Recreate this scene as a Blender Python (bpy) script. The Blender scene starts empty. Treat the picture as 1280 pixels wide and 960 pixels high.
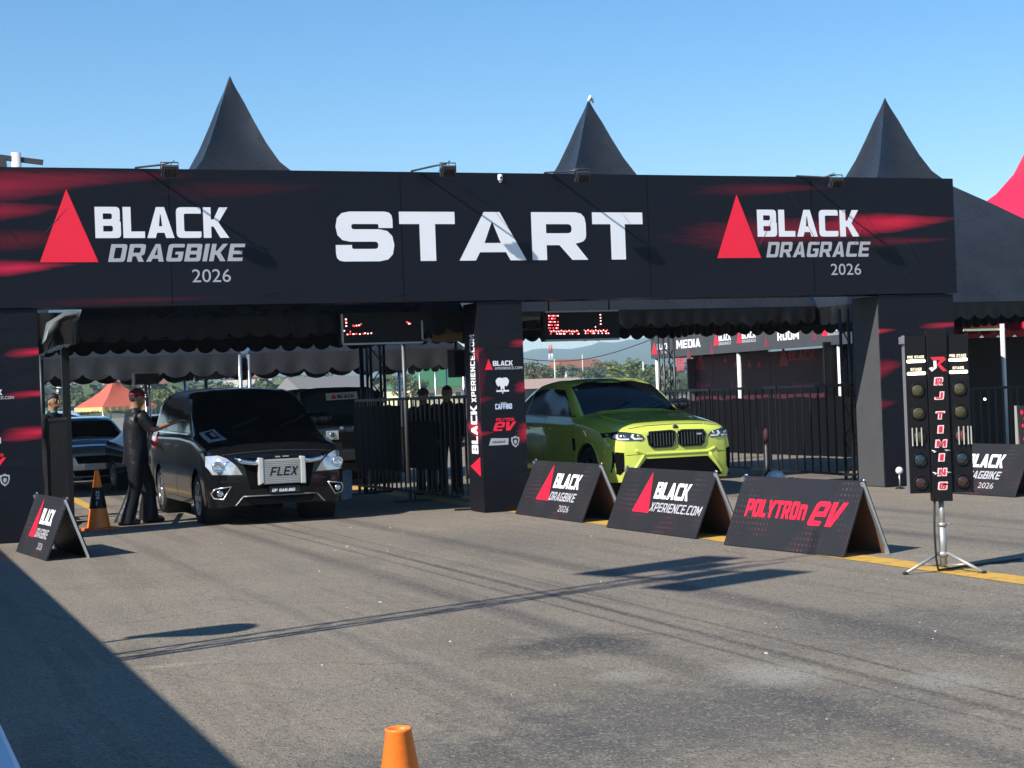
import bpy, bmesh, math, random
import numpy as np
from mathutils import Vector, Matrix, geometry
from mathutils.bvhtree import BVHTree
R = math.radians
rnd = random.Random(7)
SC = bpy.context.scene
COL = SC.collection

# ------------------------------------------------------------------ camera, sky, sun, exposure
CAM = Vector((-7.9623, -21.9708, 1.6)); F = 2136.48
YAW, PIT, ROL = 0.366385, 0.00637008, -0.0375217
fw = Vector((math.sin(YAW)*math.cos(PIT), math.cos(YAW)*math.cos(PIT), math.sin(PIT)))
r0 = Vector((math.cos(YAW), -math.sin(YAW), 0)); u0 = r0.cross(fw)
rx = r0*math.cos(ROL) + u0*math.sin(ROL); ux = -r0*math.sin(ROL) + u0*math.cos(ROL)
cd = bpy.data.cameras.new('camera'); cam = bpy.data.objects.new('camera', cd); COL.objects.link(cam)
cam.matrix_world = Matrix(((rx.x, ux.x, -fw.x, CAM.x), (rx.y, ux.y, -fw.y, CAM.y), (rx.z, ux.z, -fw.z, CAM.z), (0, 0, 0, 1)))
cd.sensor_width = 36; cd.lens = F/1280*36; cd.clip_start = 0.1; cd.clip_end = 20000
SC.camera = cam

EL, PHI = R(39.0), R(21.5)                     # sun elevation, and how far it stands in front of the gantry plane
sun_dir = Vector((-math.cos(EL)*math.cos(PHI), -math.cos(EL)*math.sin(PHI), math.sin(EL)))   # towards the sun
world = bpy.data.worlds.new('World'); SC.world = world; world.use_nodes = True
wn, wl = world.node_tree.nodes, world.node_tree.links
bg = wn['Background']; bg.inputs[1].default_value = 0.095
sky = wn.new('ShaderNodeTexSky'); sky.sky_type = 'NISHITA'; sky.sun_disc = False
sky.sun_elevation = EL; sky.sun_rotation = math.atan2(sun_dir.x, sun_dir.y)
sky.air_density = 1.0; sky.dust_density = 0.05; sky.ozone_density = 3.0; sky.altitude = 100
# a few thin clouds low over the horizon
tc = wn.new('ShaderNodeTexCoord'); mp = wn.new('ShaderNodeMapping'); mp.inputs['Scale'].default_value = (1.6, 1.6, 9)
nz = wn.new('ShaderNodeTexNoise'); nz.inputs['Scale'].default_value = 2.6; nz.inputs['Detail'].default_value = 6
rp = wn.new('ShaderNodeValToRGB'); rp.color_ramp.elements[0].position = .42; rp.color_ramp.elements[1].position = .78
rp.color_ramp.elements[1].color = (.42, .42, .42, 1)
mx = wn.new('ShaderNodeMixRGB'); mx.inputs[2].default_value = (7.6, 8.2, 8.9, 1)
hs = wn.new('ShaderNodeHueSaturation'); hs.inputs['Saturation'].default_value = 1.3
wl.new(tc.outputs['Generated'], mp.inputs[0]); wl.new(mp.outputs[0], nz.inputs[0]); wl.new(nz.outputs[0], rp.inputs[0])
sz = wn.new('ShaderNodeSeparateXYZ'); wl.new(tc.outputs['Generated'], sz.inputs[0])
rz_ = wn.new('ShaderNodeValToRGB'); rz_.color_ramp.elements[0].position = .055; rz_.color_ramp.elements[1].position = .13
rz_.color_ramp.elements[0].color = (1, 1, 1, 1); rz_.color_ramp.elements[1].color = (0, 0, 0, 1); wl.new(sz.outputs['Z'], rz_.inputs[0])
mu = wn.new('ShaderNodeMath'); mu.operation = 'MULTIPLY'; wl.new(rp.outputs[0], mu.inputs[0]); wl.new(rz_.outputs[0], mu.inputs[1])
wl.new(mu.outputs[0], mx.inputs[0]); wl.new(sky.outputs[0], hs.inputs['Color']); wl.new(hs.outputs[0], mx.inputs[1]); wl.new(mx.outputs[0], bg.inputs[0])
sd = bpy.data.lights.new('sun', 'SUN'); sun = bpy.data.objects.new('sun', sd); COL.objects.link(sun)
sd.energy = 5.0; sd.angle = R(0.5); sd.color = (1, .955, .88)
sun.rotation_euler = (-sun_dir).to_track_quat('-Z', 'Y').to_euler(); sun.location = (-30, -20, 40)
SC.view_settings.view_transform = 'Standard'; SC.view_settings.look = 'None'
SC.view_settings.exposure = 0.72; SC.view_settings.gamma = 1
SC.cycles.use_denoising = True
SC.cycles.max_bounces = 7; SC.cycles.volume_bounces = 1

def ray(px, py):
    return fw*F + rx*(px-640) - ux*(py-480)
def at(px, dist, z=0.0):                     # ground point under picture column px, dist metres away
    d = ray(px, 490 - .037*(px-640)); d.z = 0; d.normalize()
    return Vector((CAM.x + d.x*dist, CAM.y + d.y*dist, z))
def zat(px, py, dist):                       # height seen at (px, py) at that distance
    d = ray(px, py); return CAM.z + d.z/math.hypot(d.x, d.y)*dist

# ------------------------------------------------------------------ materials
def nd(nt, t, **kw):
    n = nt.nodes.new(t)
    for k, v in kw.items():
        if hasattr(n, k): setattr(n, k, v)
        else: n.inputs[k.replace('_', ' ')].default_value = v
    return n
def mixc(nt, fac, a, b, bt='MIX'):
    m = nt.nodes.new('ShaderNodeMixRGB'); m.blend_type = bt
    for i, s in ((0, fac), (1, a), (2, b)):
        if isinstance(s, (int, float)): m.inputs[i].default_value = s
        elif isinstance(s, tuple): m.inputs[i].default_value = (*s[:3], 1)
        else: nt.links.new(s, m.inputs[i])
    return m.outputs[0]
def mth(nt, op, a, b=0.0, c=0.0, clamp=False):
    m = nt.nodes.new('ShaderNodeMath'); m.operation = op; m.use_clamp = clamp
    for i, s in enumerate((a, b, c)):
        if isinstance(s, (int, float)): m.inputs[i].default_value = s
        else: nt.links.new(s, m.inputs[i])
    return m.outputs[0]
def ramp(nt, f, p0, p1, c0=(0, 0, 0), c1=(1, 1, 1)):
    r = nt.nodes.new('ShaderNodeValToRGB'); e = r.color_ramp.elements
    e[0].position = p0; e[1].position = p1; e[0].color = (*c0, 1); e[1].color = (*c1, 1)
    nt.links.new(f, r.inputs[0]); return r.outputs[0]
def noise(nt, vec, scale, detail=4, rough=.55, dist=0):
    n = nt.nodes.new('ShaderNodeTexNoise'); n.inputs['Scale'].default_value = scale; n.inputs['Detail'].default_value = detail
    n.inputs['Roughness'].default_value = rough; n.inputs['Distortion'].default_value = dist
    nt.links.new(vec, n.inputs['Vector']); return n.outputs[0]
def new_mat(name):
    m = bpy.data.materials.new(name); m.use_nodes = True
    nt = m.node_tree; p = nt.nodes['Principled BSDF']; return m, nt, p
def objco(nt): return nt.nodes.new('ShaderNodeTexCoord').outputs['Object']
def bump(nt, p, h, strength=.2, dist=.01):
    b = nt.nodes.new('ShaderNodeBump'); b.inputs['Strength'].default_value = strength; b.inputs['Distance'].default_value = dist
    nt.links.new(h, b.inputs['Height']); nt.links.new(b.outputs[0], p.inputs['Normal'])
MATS = {}
def mat(name, c, rough=.5, metal=0, var=.18, scale=6, bmp=0, bscale=40, coat=0, spec=.5, emit=0, trans=0):
    if name in MATS: return MATS[name]
    m, nt, p = new_mat(name); co = objco(nt)
    n = noise(nt, co, scale, 5)
    col = mixc(nt, n, tuple(x*(1-var) for x in c), tuple(min(1, x*(1+var)) for x in c))
    nt.links.new(col, p.inputs['Base Color'])
    p.inputs['Metallic'].default_value = metal
    nt.links.new(mth(nt, 'MULTIPLY_ADD', noise(nt, co, scale*3, 3), .16, max(.02, rough-.08)), p.inputs['Roughness'])
    p.inputs['Specular IOR Level'].default_value = spec
    p.inputs['Coat Weight'].default_value = coat; p.inputs['Coat Roughness'].default_value = .03
    if emit:
        nt.links.new(col, p.inputs['Emission Color']); p.inputs['Emission Strength'].default_value = emit
    if trans:
        p.inputs['Transmission Weight'].default_value = trans
    if bmp: bump(nt, p, noise(nt, co, bscale, 4), bmp, .02)
    MATS[name] = m; return m
def print_mat(name, base, streaks, rough=.38, ax=(0, 2), wr=.15):
    """vinyl print: a dark ground with soft red motion streaks; streaks = (cu, cv, ru, rv, strength, colour) in object coordinates"""
    m, nt, p = new_mat(name); co = objco(nt)
    s = nd(nt, 'ShaderNodeSeparateXYZ'); nt.links.new(co, s.inputs[0])
    u, v = s.outputs[ax[0]], s.outputs[ax[1]]
    n1 = noise(nt, co, 1.2, 4); nf = nd(nt, 'ShaderNodeMapping'); nf.inputs['Scale'].default_value = (.9, .9, 9); nt.links.new(co, nf.inputs[0])
    nst = noise(nt, nf.outputs[0], 2.2, 5)
    col = mixc(nt, n1, tuple(x*.8 for x in base), tuple(x*1.25 for x in base))
    for cu, cv, ru, rv, st, c in streaks:
        a = mth(nt, 'DIVIDE', mth(nt, 'SUBTRACT', u, cu), ru); b = mth(nt, 'DIVIDE', mth(nt, 'SUBTRACT', v, cv), rv)
        ac = mth(nt, 'MAXIMUM', mth(nt, 'MINIMUM', a, 1.0), -1.0)              # the streaks taper like comets and lean upwards
        b = mth(nt, 'DIVIDE', mth(nt, 'SUBTRACT', b, mth(nt, 'MULTIPLY', ac, .45)), mth(nt, 'SUBTRACT', 1.0, mth(nt, 'MULTIPLY', ac, .62)))
        d = mth(nt, 'SQRT', mth(nt, 'ADD', mth(nt, 'MULTIPLY', a, a), mth(nt, 'MULTIPLY', b, b)))
        d = mth(nt, 'ADD', d, mth(nt, 'MULTIPLY', mth(nt, 'SUBTRACT', nst, .5), .7))
        f = mth(nt, 'MULTIPLY', ramp(nt, d, .05, 1.0, (1, 1, 1), (0, 0, 0)), st)
        col = mixc(nt, f, col, c)
    nt.links.new(col, p.inputs['Base Color'])
    p.inputs['Roughness'].default_value = rough; p.inputs['Specular IOR Level'].default_value = .16
    mpw = nd(nt, 'ShaderNodeMapping'); mpw.inputs['Scale'].default_value = (.7, 1, 1.6); nt.links.new(co, mpw.inputs[0])
    bump(nt, p, noise(nt, mpw.outputs[0], 1.6, 5, .5, dist=1.6), wr*3, .03)
    MATS[name] = m; return m

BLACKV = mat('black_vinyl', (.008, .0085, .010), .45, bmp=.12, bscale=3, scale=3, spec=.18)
def tent_vinyl():
    m, nt, p = new_mat('tent_vinyl'); co = objco(nt)
    n = noise(nt, co, 1.5, 5); col = mixc(nt, n, (.010, .011, .013), (.030, .032, .036))
    nt.links.new(col, p.inputs['Base Color'])
    nt.links.new(mth(nt, 'MULTIPLY_ADD', noise(nt, co, 3, 4), .16, .20), p.inputs['Roughness'])
    bump(nt, p, noise(nt, co, 1.6, 4, dist=.8), .30, .05); p.inputs['Specular IOR Level'].default_value = .6; return m
TENT = tent_vinyl()
VAL = mat('valance_vinyl', (.034, .036, .040), .4, bmp=.5, bscale=5, scale=4)
DARKM = mat('black_paint_metal', (.009, .0095, .011), .42, bmp=.05, spec=.3)
CLOTHB = mat('black_cloth', (.010, .010, .012), .85, bmp=.4, bscale=60, spec=.25)
SUNSIDE = mat('sunlit_black_cloth', (.052, .052, .055), .8, bmp=.2, bscale=8)  # black cloth lightened to grey for the sunlit side of the right pillar
WHITEP = mat('white_print', (.78, .78, .80), .42, var=.04, scale=2)
GREYP = mat('silver_print', (.40, .40, .43), .42, var=.05, scale=2)
REDP = mat('red_print', (.88, .012, .042), .45, var=.08, scale=2)
DREDP = mat('dark_red_print', (.26, .012, .02), .6, var=.2)
STEEL = mat('galvanised_steel', (.55, .55, .54), .35, metal=.9, var=.2, scale=20)
ALU = mat('aluminium', (.72, .73, .74), .3, metal=.85, var=.15)
WHITEM = mat('white_paint', (.75, .75, .74), .4, var=.08)
RUB = mat('rubber', (.010, .010, .010), .75, bmp=.3, bscale=60)
GLASSD = mat('tinted_glass', (.004, .005, .006), .03, var=.1, spec=.28)
CHROME = mat('chrome', (.75, .76, .78), .12, metal=1, var=.1)
LENS = mat('headlight_lens', (.62, .64, .66), .08, metal=.55, var=.35, scale=18, coat=.8)
LENSD = mat('dark_headlight', (.03, .032, .036), .08, var=.3, coat=1)
ORANGE = mat('orange_plastic', (.85, .19, .02), .45, var=.14, scale=5, bmp=.08, bscale=30)
WOOD = mat('plywood', (.15, .072, .045), .7, var=.3, scale=4, bmp=.1)
BROWNB = mat('brown_board', (.12, .07, .035), .8, var=.25)
SKIN = mat('brown_skin', (.30, .155, .09), .55, var=.1, scale=12)
HAIR = mat('black_hair', (.012, .011, .011), .6, bmp=.5, bscale=80)
REDCLOTH = mat('red_cloth', (.30, .012, .02), .8, var=.2, bmp=.2, bscale=70)
BAR_EMIT = mat('lit_bar', (1, .86, .66), .4, var=.03, emit=4.5)
RED_EMIT = mat('red_led', (1, .05, .06), .4, var=.05, emit=2.2)
PINK_EMIT = mat('bright_led', (1, .42, .40), .4, var=.05, emit=2.5)

# ------------------------------------------------------------------ mesh builder
class MB:
    def __init__(s): s.v, s.f, s.sm = [], [], []
    def add(s, vs, fs, smooth=False):
        k = len(s.v); s.v += [Vector(p) for p in vs]; s.f += [tuple(i+k for i in f) for f in fs]; s.sm += [smooth]*len(fs); return s
    def join(s, o):
        k = len(s.v); s.v += [p.copy() for p in o.v]; s.f += [tuple(i+k for i in f) for f in o.f]; s.sm += o.sm; return s
    def xf(s, m):
        s.v = [m @ p for p in s.v]; return s
    def box(s, c, d, rot=None):
        c = Vector(c); h = Vector(d)/2
        vs = [Vector((x*h.x, y*h.y, z*h.z)) for z in (-1, 1) for y in (-1, 1) for x in (-1, 1)]
        if rot is not None: vs = [rot @ p for p in vs]
        return s.add([c+p for p in vs], [(0, 2, 3, 1), (4, 5, 7, 6), (0, 1, 5, 4), (2, 6, 7, 3), (0, 4, 6, 2), (1, 3, 7, 5)])
    def bar(s, a, b, w, h=None, up=(0, 0, 1)):
        a, b = Vector(a), Vector(b); d = b-a; L = d.length; z = d.normalized(); up = Vector(up)
        if abs(z.dot(up)) > .98: up = Vector((0, 1, 0))
        x = up.cross(z).normalized(); y = z.cross(x)
        m = Matrix((x, y, z)).transposed()
        return s.box((a+b)/2, (w, h or w, L), m)
    def tube(s, pts, r, n=8, caps=True):
        pts = [Vector(p) for p in pts]; rs = r if isinstance(r, (list, tuple)) else [r]*len(pts)
        vs, fs = [], []; x = None
        for i, p in enumerate(pts):
            d = (pts[min(i+1, len(pts)-1)]-pts[max(i-1, 0)]).normalized()
            if x is None: x = d.orthogonal().normalized()
            x = (x - d*x.dot(d)).normalized(); y = d.cross(x)
            vs += [p + (x*math.cos(2*math.pi*k/n)+y*math.sin(2*math.pi*k/n))*rs[i] for k in range(n)]
        for i in range(len(pts)-1):
            fs += [(i*n+k, i*n+(k+1) % n, (i+1)*n+(k+1) % n, (i+1)*n+k) for k in range(n)]
        s.add(vs, fs, True)
        if caps: 
            k = len(s.v)-len(vs); s.f += [tuple(k+j for j in range(n-1, -1, -1)), tuple(k+(len(pts)-1)*n+j for j in range(n))]; s.sm += [False, False]
        return s
    def lathe(s, prof, n=24, c=(0, 0, 0), axis='z', smooth=True):
        vs, fs = [], []; c = Vector(c)
        for r, h in prof:
            for k in range(n):
                a = 2*math.pi*k/n; p = (r*math.cos(a), r*math.sin(a), h)
                if axis == 'x': p = (p[2], p[0], p[1])
                if axis == 'y': p = (p[0], p[2], p[1])
                vs.append(c+Vector(p))
        for i in range(len(prof)-1):
            fs += [(i*n+k, i*n+(k+1) % n, (i+1)*n+(k+1) % n, (i+1)*n+k) for k in range(n)]
        s.add(vs, fs, smooth); return s
    def ball(s, c, r, n=12, m=8):
        rr = Vector(r) if not isinstance(r, (int, float)) else Vector((r, r, r)); c = Vector(c); vs, fs = [], []
        for i in range(m+1):
            t = math.pi*i/m
            for k in range(n):
                a = 2*math.pi*k/n
                vs.append(c+Vector((rr.x*math.sin(t)*math.cos(a), rr.y*math.sin(t)*math.sin(a), rr.z*math.cos(t))))
        for i in range(m): fs += [(i*n+k, (i+1)*n+k, (i+1)*n+(k+1) % n, i*n+(k+1) % n) for k in range(n)]
        return s.add(vs, fs, True)
    def prism(s, poly, o, x, y, depth):
        """polygon in the plane o + a*x + b*y, pushed back by vector depth"""
        o, x, y, depth = Vector(o), Vector(x), Vector(y), Vector(depth); n = len(poly)
        vs = [o+x*a+y*b for a, b in poly]; vs += [p+depth for p in vs]
        fs = [tuple(range(n)), tuple(range(2*n-1, n-1, -1))] + [(i, i+n, (i+1) % n+n, (i+1) % n) for i in range(n)]
        return s.add(vs, fs)
    def flat(s, contours, o, x, y):
        """filled contours (holes allowed) in a plane"""
        o, x, y = Vector(o), Vector(x), Vector(y)
        tri = geometry.tessellate_polygon([[Vector((a, b, 0)) for a, b in c] for c in contours])
        pts = [o+x*a+y*b for c in contours for a, b in c]; nrm = x.cross(y); fs = []
        for t in tri:
            a, b, c = (pts[i] for i in t)
            fs.append(tuple(t) if (b-a).cross(c-a).dot(nrm) > 0 else tuple(reversed(t)))
        return s.add(pts, fs)
    def mesh(s, name, m=None, off=None):
        me = bpy.data.meshes.new(name)
        me.from_pydata([tuple(p-off) if off else tuple(p) for p in s.v], [], s.f)
        me.polygons.foreach_set('use_smooth', s.sm)
        if m: me.materials.append(m)
        me.validate(); me.update(); return me

def link(name, me, parent=None):
    o = bpy.data.objects.new(name, me); COL.objects.link(o)
    if parent is not None: o.parent = parent
    return o
def thing(name, label, cat, loc=(0, 0, 0), rz=0, group=None):
    o = bpy.data.objects.new(name, None); COL.objects.link(o); o.location = loc; o.rotation_euler = (0, 0, rz)
    o.empty_display_size = .2; o['label'] = label; o['category'] = cat
    if group: o['group'] = group
    return o
def root_of(o):
    while o.parent: o = o.parent
    return o
def part(par, name, mb, m, world=False, bevel=0, label=None, auto=None):
    off = Vector(root_of(par).location) if world else None
    o = link(name, mb.mesh(name, m, off), par)
    if bevel:
        b = o.modifiers.new('bevel', 'BEVEL'); b.width = bevel; b.segments = 2; b.limit_method = 'ANGLE'
    if label: o['label'] = label
    return o
def piece(par, name, me):                         # shares mesh data
    return link(name, me, par)
def solo(name, label, cat, mb, m, loc=(0, 0, 0), group=None, bevel=0):
    o = link(name, mb.mesh(name, m, Vector(loc))); o.location = loc; o['label'] = label; o['category'] = cat
    if group: o['group'] = group
    if bevel:
        b = o.modifiers.new('bevel', 'BEVEL'); b.width = bevel; b.segments = 2; b.limit_method = 'ANGLE'
    return o
def struct(name, mb, m, kind='structure', label=None):
    o = link(name, mb.mesh(name, m)); o['kind'] = kind
    if label: o['label'] = label
    return o
def copy_tree(o, parent=None):
    c = o.copy(); COL.objects.link(c)
    if parent is not None: c.parent = parent
    for ch in list(o.children): copy_tree(ch, c)
    return c

# ------------------------------------------------------------------ lettering: block glyphs drawn as outlines
def rounded(c, n=3):
    out = []; N = len(c)
    for i, p in enumerate(c):
        if len(p) == 2 or p[2] <= 0: out.append((p[0], p[1])); continue
        a, b, q = Vector(c[i-1][:2]), Vector(p[:2]), Vector(c[(i+1) % N][:2])
        d1, d2 = (a-b), (q-b); r = min(p[2], d1.length*.49, d2.length*.49)
        p1, p2 = b+d1.normalized()*r, b+d2.normalized()*r
        for k in range(n+1):
            t = k/n; z = p1*(1-t)**2+b*2*t*(1-t)+p2*t*t; out.append((z.x, z.y))
    return out
def glyph(ch, W=.74, t=.23, b=.20, rr=.13):
    """contours and advance width of a squared-off bold capital of height 1"""
    q = rr*.45; m0, m1 = (1-b)/2, (1+b)/2; w = W
    if ch in 'O0D':
        l = 0 if ch == 'D' else rr; li = 0 if ch == 'D' else q
        return [[(0, 0, l), (w, 0, rr*1.2), (w, 1, rr*1.2), (0, 1, l)], [(t, b, li), (w-t, b, q), (w-t, 1-b, q), (t, 1-b, li)]], w
    if ch == 'B': return [[(0, 0), (w, 0, rr), (w, .53, rr*.6), (w-.05, .55), (w-.02, .58, rr*.5), (w-.02, 1, rr), (0, 1)],
                          [(t, b), (w-t, b, q), (w-t, m0, q), (t, m0)], [(t, m1), (w-t-.02, m1, q), (w-t-.02, 1-b, q), (t, 1-b)]], w
    if ch == 'L': return [[(0, 0), (w*.85, 0), (w*.85, b), (t, b), (t, 1), (0, 1)]], w*.85
    if ch == 'T': return [[(w/2-t/2, 0), (w/2+t/2, 0), (w/2+t/2, 1-b), (w, 1-b), (w, 1), (0, 1), (0, 1-b), (w/2-t/2, 1-b)]], w
    if ch == 'I': return [[(0, 0), (t, 0), (t, 1), (0, 1)]], t
    if ch == 'F': return [[(0, 0), (t, 0), (t, m0-.04), (w*.84, m0-.04), (w*.84, m1-.04), (t, m1-.04), (t, 1-b), (w*.92, 1-b), (w*.92, 1), (0, 1)]], w*.92
    if ch == 'E': return [[(0, 0), (w*.94, 0), (w*.94, b), (t, b), (t, m0), (w*.86, m0), (w*.86, m1), (t, m1), (t, 1-b), (w*.94, 1-b), (w*.94, 1), (0, 1)]], w*.94
    if ch == 'C': return [[(0, 0, rr*1.2), (w, 0, rr*.6), (w, b), (t, b, q), (t, 1-b, q), (w, 1-b), (w, 1, rr*.6), (0, 1, rr*1.2)]], w
    if ch == 'G': return [[(0, 0, rr*1.2), (w, 0, rr), (w, .56), (w*.5, .56), (w*.5, .40), (w-t, .40), (w-t, b, q), (t, b, q), (t, 1-b, q), (w, 1-b), (w, 1, rr*.6), (0, 1, rr*1.2)]], w
    if ch == 'J': return [[(0, 0, rr), (w*.9, 0, rr), (w*.9, 1), (w*.9-t, 1), (w*.9-t, b, q), (t*.8, b, q), (t*.8, .34), (0, .34)]], w*.9
    if ch == 'S' or ch == '5': return [[(0, 0, rr), (w, 0, rr*1.2), (w, m1+.02, rr*1.2), (t, m1+.02, q), (t, 1-b, q), (w-t*.95, 1-b, q), (w-t*.95, .67), (w-.02, .67), (w-.02, 1, rr*1.2), (.01, 1, rr*1.2), (.01, m0+.02, rr*1.2), (w-t, m0+.02, q), (w-t, b, q), (t, b, q), (t, .33), (0, .33)]], w
    if ch == '2': return [[(0, 0), (w, 0), (w, b), (t, b), (t, m0, q), (w, m0, rr), (w, 1, rr), (0, 1, rr*.3), (0, 1-b), (w-t, 1-b, q), (w-t, m1, q), (0, m1, rr)]], w
    if ch in '68': 
        hs = [[(t, b, q), (w-t, b, q), (w-t, m0, q), (t, m0, q)]]
        if ch == '8': return [[(0, 0, rr), (w, 0, rr), (w, 1, rr), (0, 1, rr)], hs[0], [(t, m1, q), (w-t, m1, q), (w-t, 1-b, q), (t, 1-b, q)]], w
        return [[(0, 0, rr), (w, 0, rr), (w, m1, rr), (t, m1), (t, 1-b, q), (w*.95, 1-b), (w*.95, 1), (0, 1, rr)], hs[0]], w
    if ch == 'P': return [[(0, 0), (t, 0), (t, .34), (w, .34, rr*1.2), (w, 1, rr*1.2), (0, 1)], [(t, .34+b), (w-t, .34+b, q), (w-t, 1-b, q), (t, 1-b)]], w
    if ch == 'R': return [[(0, 0), (t, 0), (t, .31), (w*.50, .31), (w-t*1.02, 0), (w+.03, 0), (w*.80, .34), (w, .40, rr*.7), (w, 1, rr*1.2), (0, 1)], [(t, .31+b), (w-t, .31+b, q), (w-t, 1-b, q), (t, 1-b)]], w+.03
    if ch == 'H': return [[(0, 0), (t, 0), (t, m0), (w-t, m0), (w-t, 0), (w, 0), (w, 1), (w-t, 1), (w-t, m1), (t, m1), (t, 1), (0, 1)]], w
    if ch == 'N': return [[(0, 0), (t, 0), (t, .62), (w-t, 0), (w, 0), (w, 1), (w-t, 1), (w-t, .38), (t, 1), (0, 1)]], w
    if ch == 'n': return [[(0, 0), (t, 0), (t, 1-b, q), (w-t, 1-b, q), (w-t, 0), (w, 0), (w, 1, rr*1.2), (0, 1)]], w
    if ch == 'M':
        w = W*1.25; return [[(0, 0), (t, 0), (t, .6), (w/2, .12), (w-t, .6), (w-t, 0), (w, 0), (w, 1), (w-t, 1), (w/2, .5), (t, 1), (0, 1)]], w
    if ch == 'V': return [[(w*.36, 0), (w*.64+.04, 0), (w+.06, 1), (w-t+.04, 1), (w*.5+.02, .28), (t, 1), (-.02, 1)]], w+.05
    if ch == 'Y': return [[(w/2-t/2, 0), (w/2+t/2, 0), (w/2+t/2, .38), (w+.04, 1), (w-t, 1), (w/2, .60), (t, 1), (-.04, 1), (w/2-t/2, .38)]], w
    if ch == 'X': return [[(0, 0), (t*1.15, 0), (w/2, .34), (w-t*1.15, 0), (w, 0), (w*.5+t*.62, .5), (w, 1), (w-t*1.15, 1), (w/2, .66), (t*1.15, 1), (0, 1), (w*.5-t*.62, .5)]], w
    if ch == 'K': return [[(0, 0), (t, 0), (t, .37), (t+.08, .37), (w-t*1.05, 0), (w+.03, 0), (w*.58+.03, .5), (w, 1), (w-t*1.1, 1), (t+.08, .60), (t, .60), (t, 1), (0, 1)]], w+.02
    if ch == 'A':
        w = W*1.08; sl = (w*.5-t*.52); s_ = sl
        zt = 1-b*1.15; za = .17
        inn = lambda z: t*1.06+z*s_
        hw = max(.012, w/2-inn(zt))
        return [[(0, 0), (t*1.06, 0), (inn(za), za), (w-inn(za), za), (w-t*1.06, 0), (w, 0), (w-sl, 1), (sl, 1)],
                [(inn(za+b), za+b), (w-inn(za+b), za+b), (w/2+hw, zt), (w/2-hw, zt)]], w
    if ch == '1': return [[(w*.3, 0), (w*.3+t, 0), (w*.3+t, 1), (w*.3, 1), (w*.05, .8), (w*.05, .66), (w*.3, .78)]], w*.3+t
    if ch == '.': return [[(0, 0), (t, 0), (t, b), (0, b)]], t
    return [], W*.5
def text(s, o, x, z, h, width=None, W=.74, t=.23, b=.20, rr=.13, sp=.10, shear=0, mb=None):
    """flat lettering in plane (x, z) from origin o; h = capital height in metres"""
    mb = mb or MB(); o, x, z = Vector(o), Vector(x).normalized(), Vector(z).normalized()
    gl = []; pos = 0
    for ch in s:
        c, w = glyph(ch, W, t, b, rr); gl.append((c, pos)); pos += w+sp
    tot = pos-sp; sx = (width/tot if width else h)
    for c, p in gl:
        if not c: continue
        cs = [[((a+p)*sx+zz*h*shear, zz*h) for a, zz in rounded(k)] for k in c]
        mb.flat(cs, o, x, z)
    return mb
def plain(s, o, x, z, h, width=None, mb=None, shear=0):
    """plain humanist lettering from the built-in font"""
    cu = bpy.data.curves.new('t', 'FONT'); cu.body = s; cu.size = 1; cu.resolution_u = 3
    ob = bpy.data.objects.new('t', cu); me = bpy.data.meshes.new_from_object(ob)
    xs = [v.co.x for v in me.vertices]; ys = [v.co.y for v in me.vertices]
    x0, x1, y1 = min(xs), max(xs), max(ys); sy = h/(.729 if y1 < .9 else y1); sx = width/(x1-x0) if width else sy
    o, x, z = Vector(o), Vector(x).normalized(), Vector(z).normalized()
    mb = mb or MB(); mb.add([o+x*((v.co.x-x0)*sx+v.co.y*sy*shear)+z*(v.co.y*sy) for v in me.vertices], [tuple(p.vertices) for p in me.polygons])
    bpy.data.objects.remove(ob); bpy.data.meshes.remove(me); return mb
def tri(o, x, z, w, h, mb=None):
    return (mb or MB()).flat([[(0, 0), (w, 0), (w*.49, h)]], o, Vector(x).normalized(), Vector(z).normalized())
def pY(px, py, Y=0.0):
    d = ray(px, py); return CAM + d*((Y-CAM.y)/d.y)
def pZ(px, py, Z=0.0):
    d = ray(px, py); return CAM + d*((Z-CAM.z)/d.z)
def pX(px, py, X):
    d = ray(px, py); return CAM + d*((X-CAM.x)/d.x)

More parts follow.
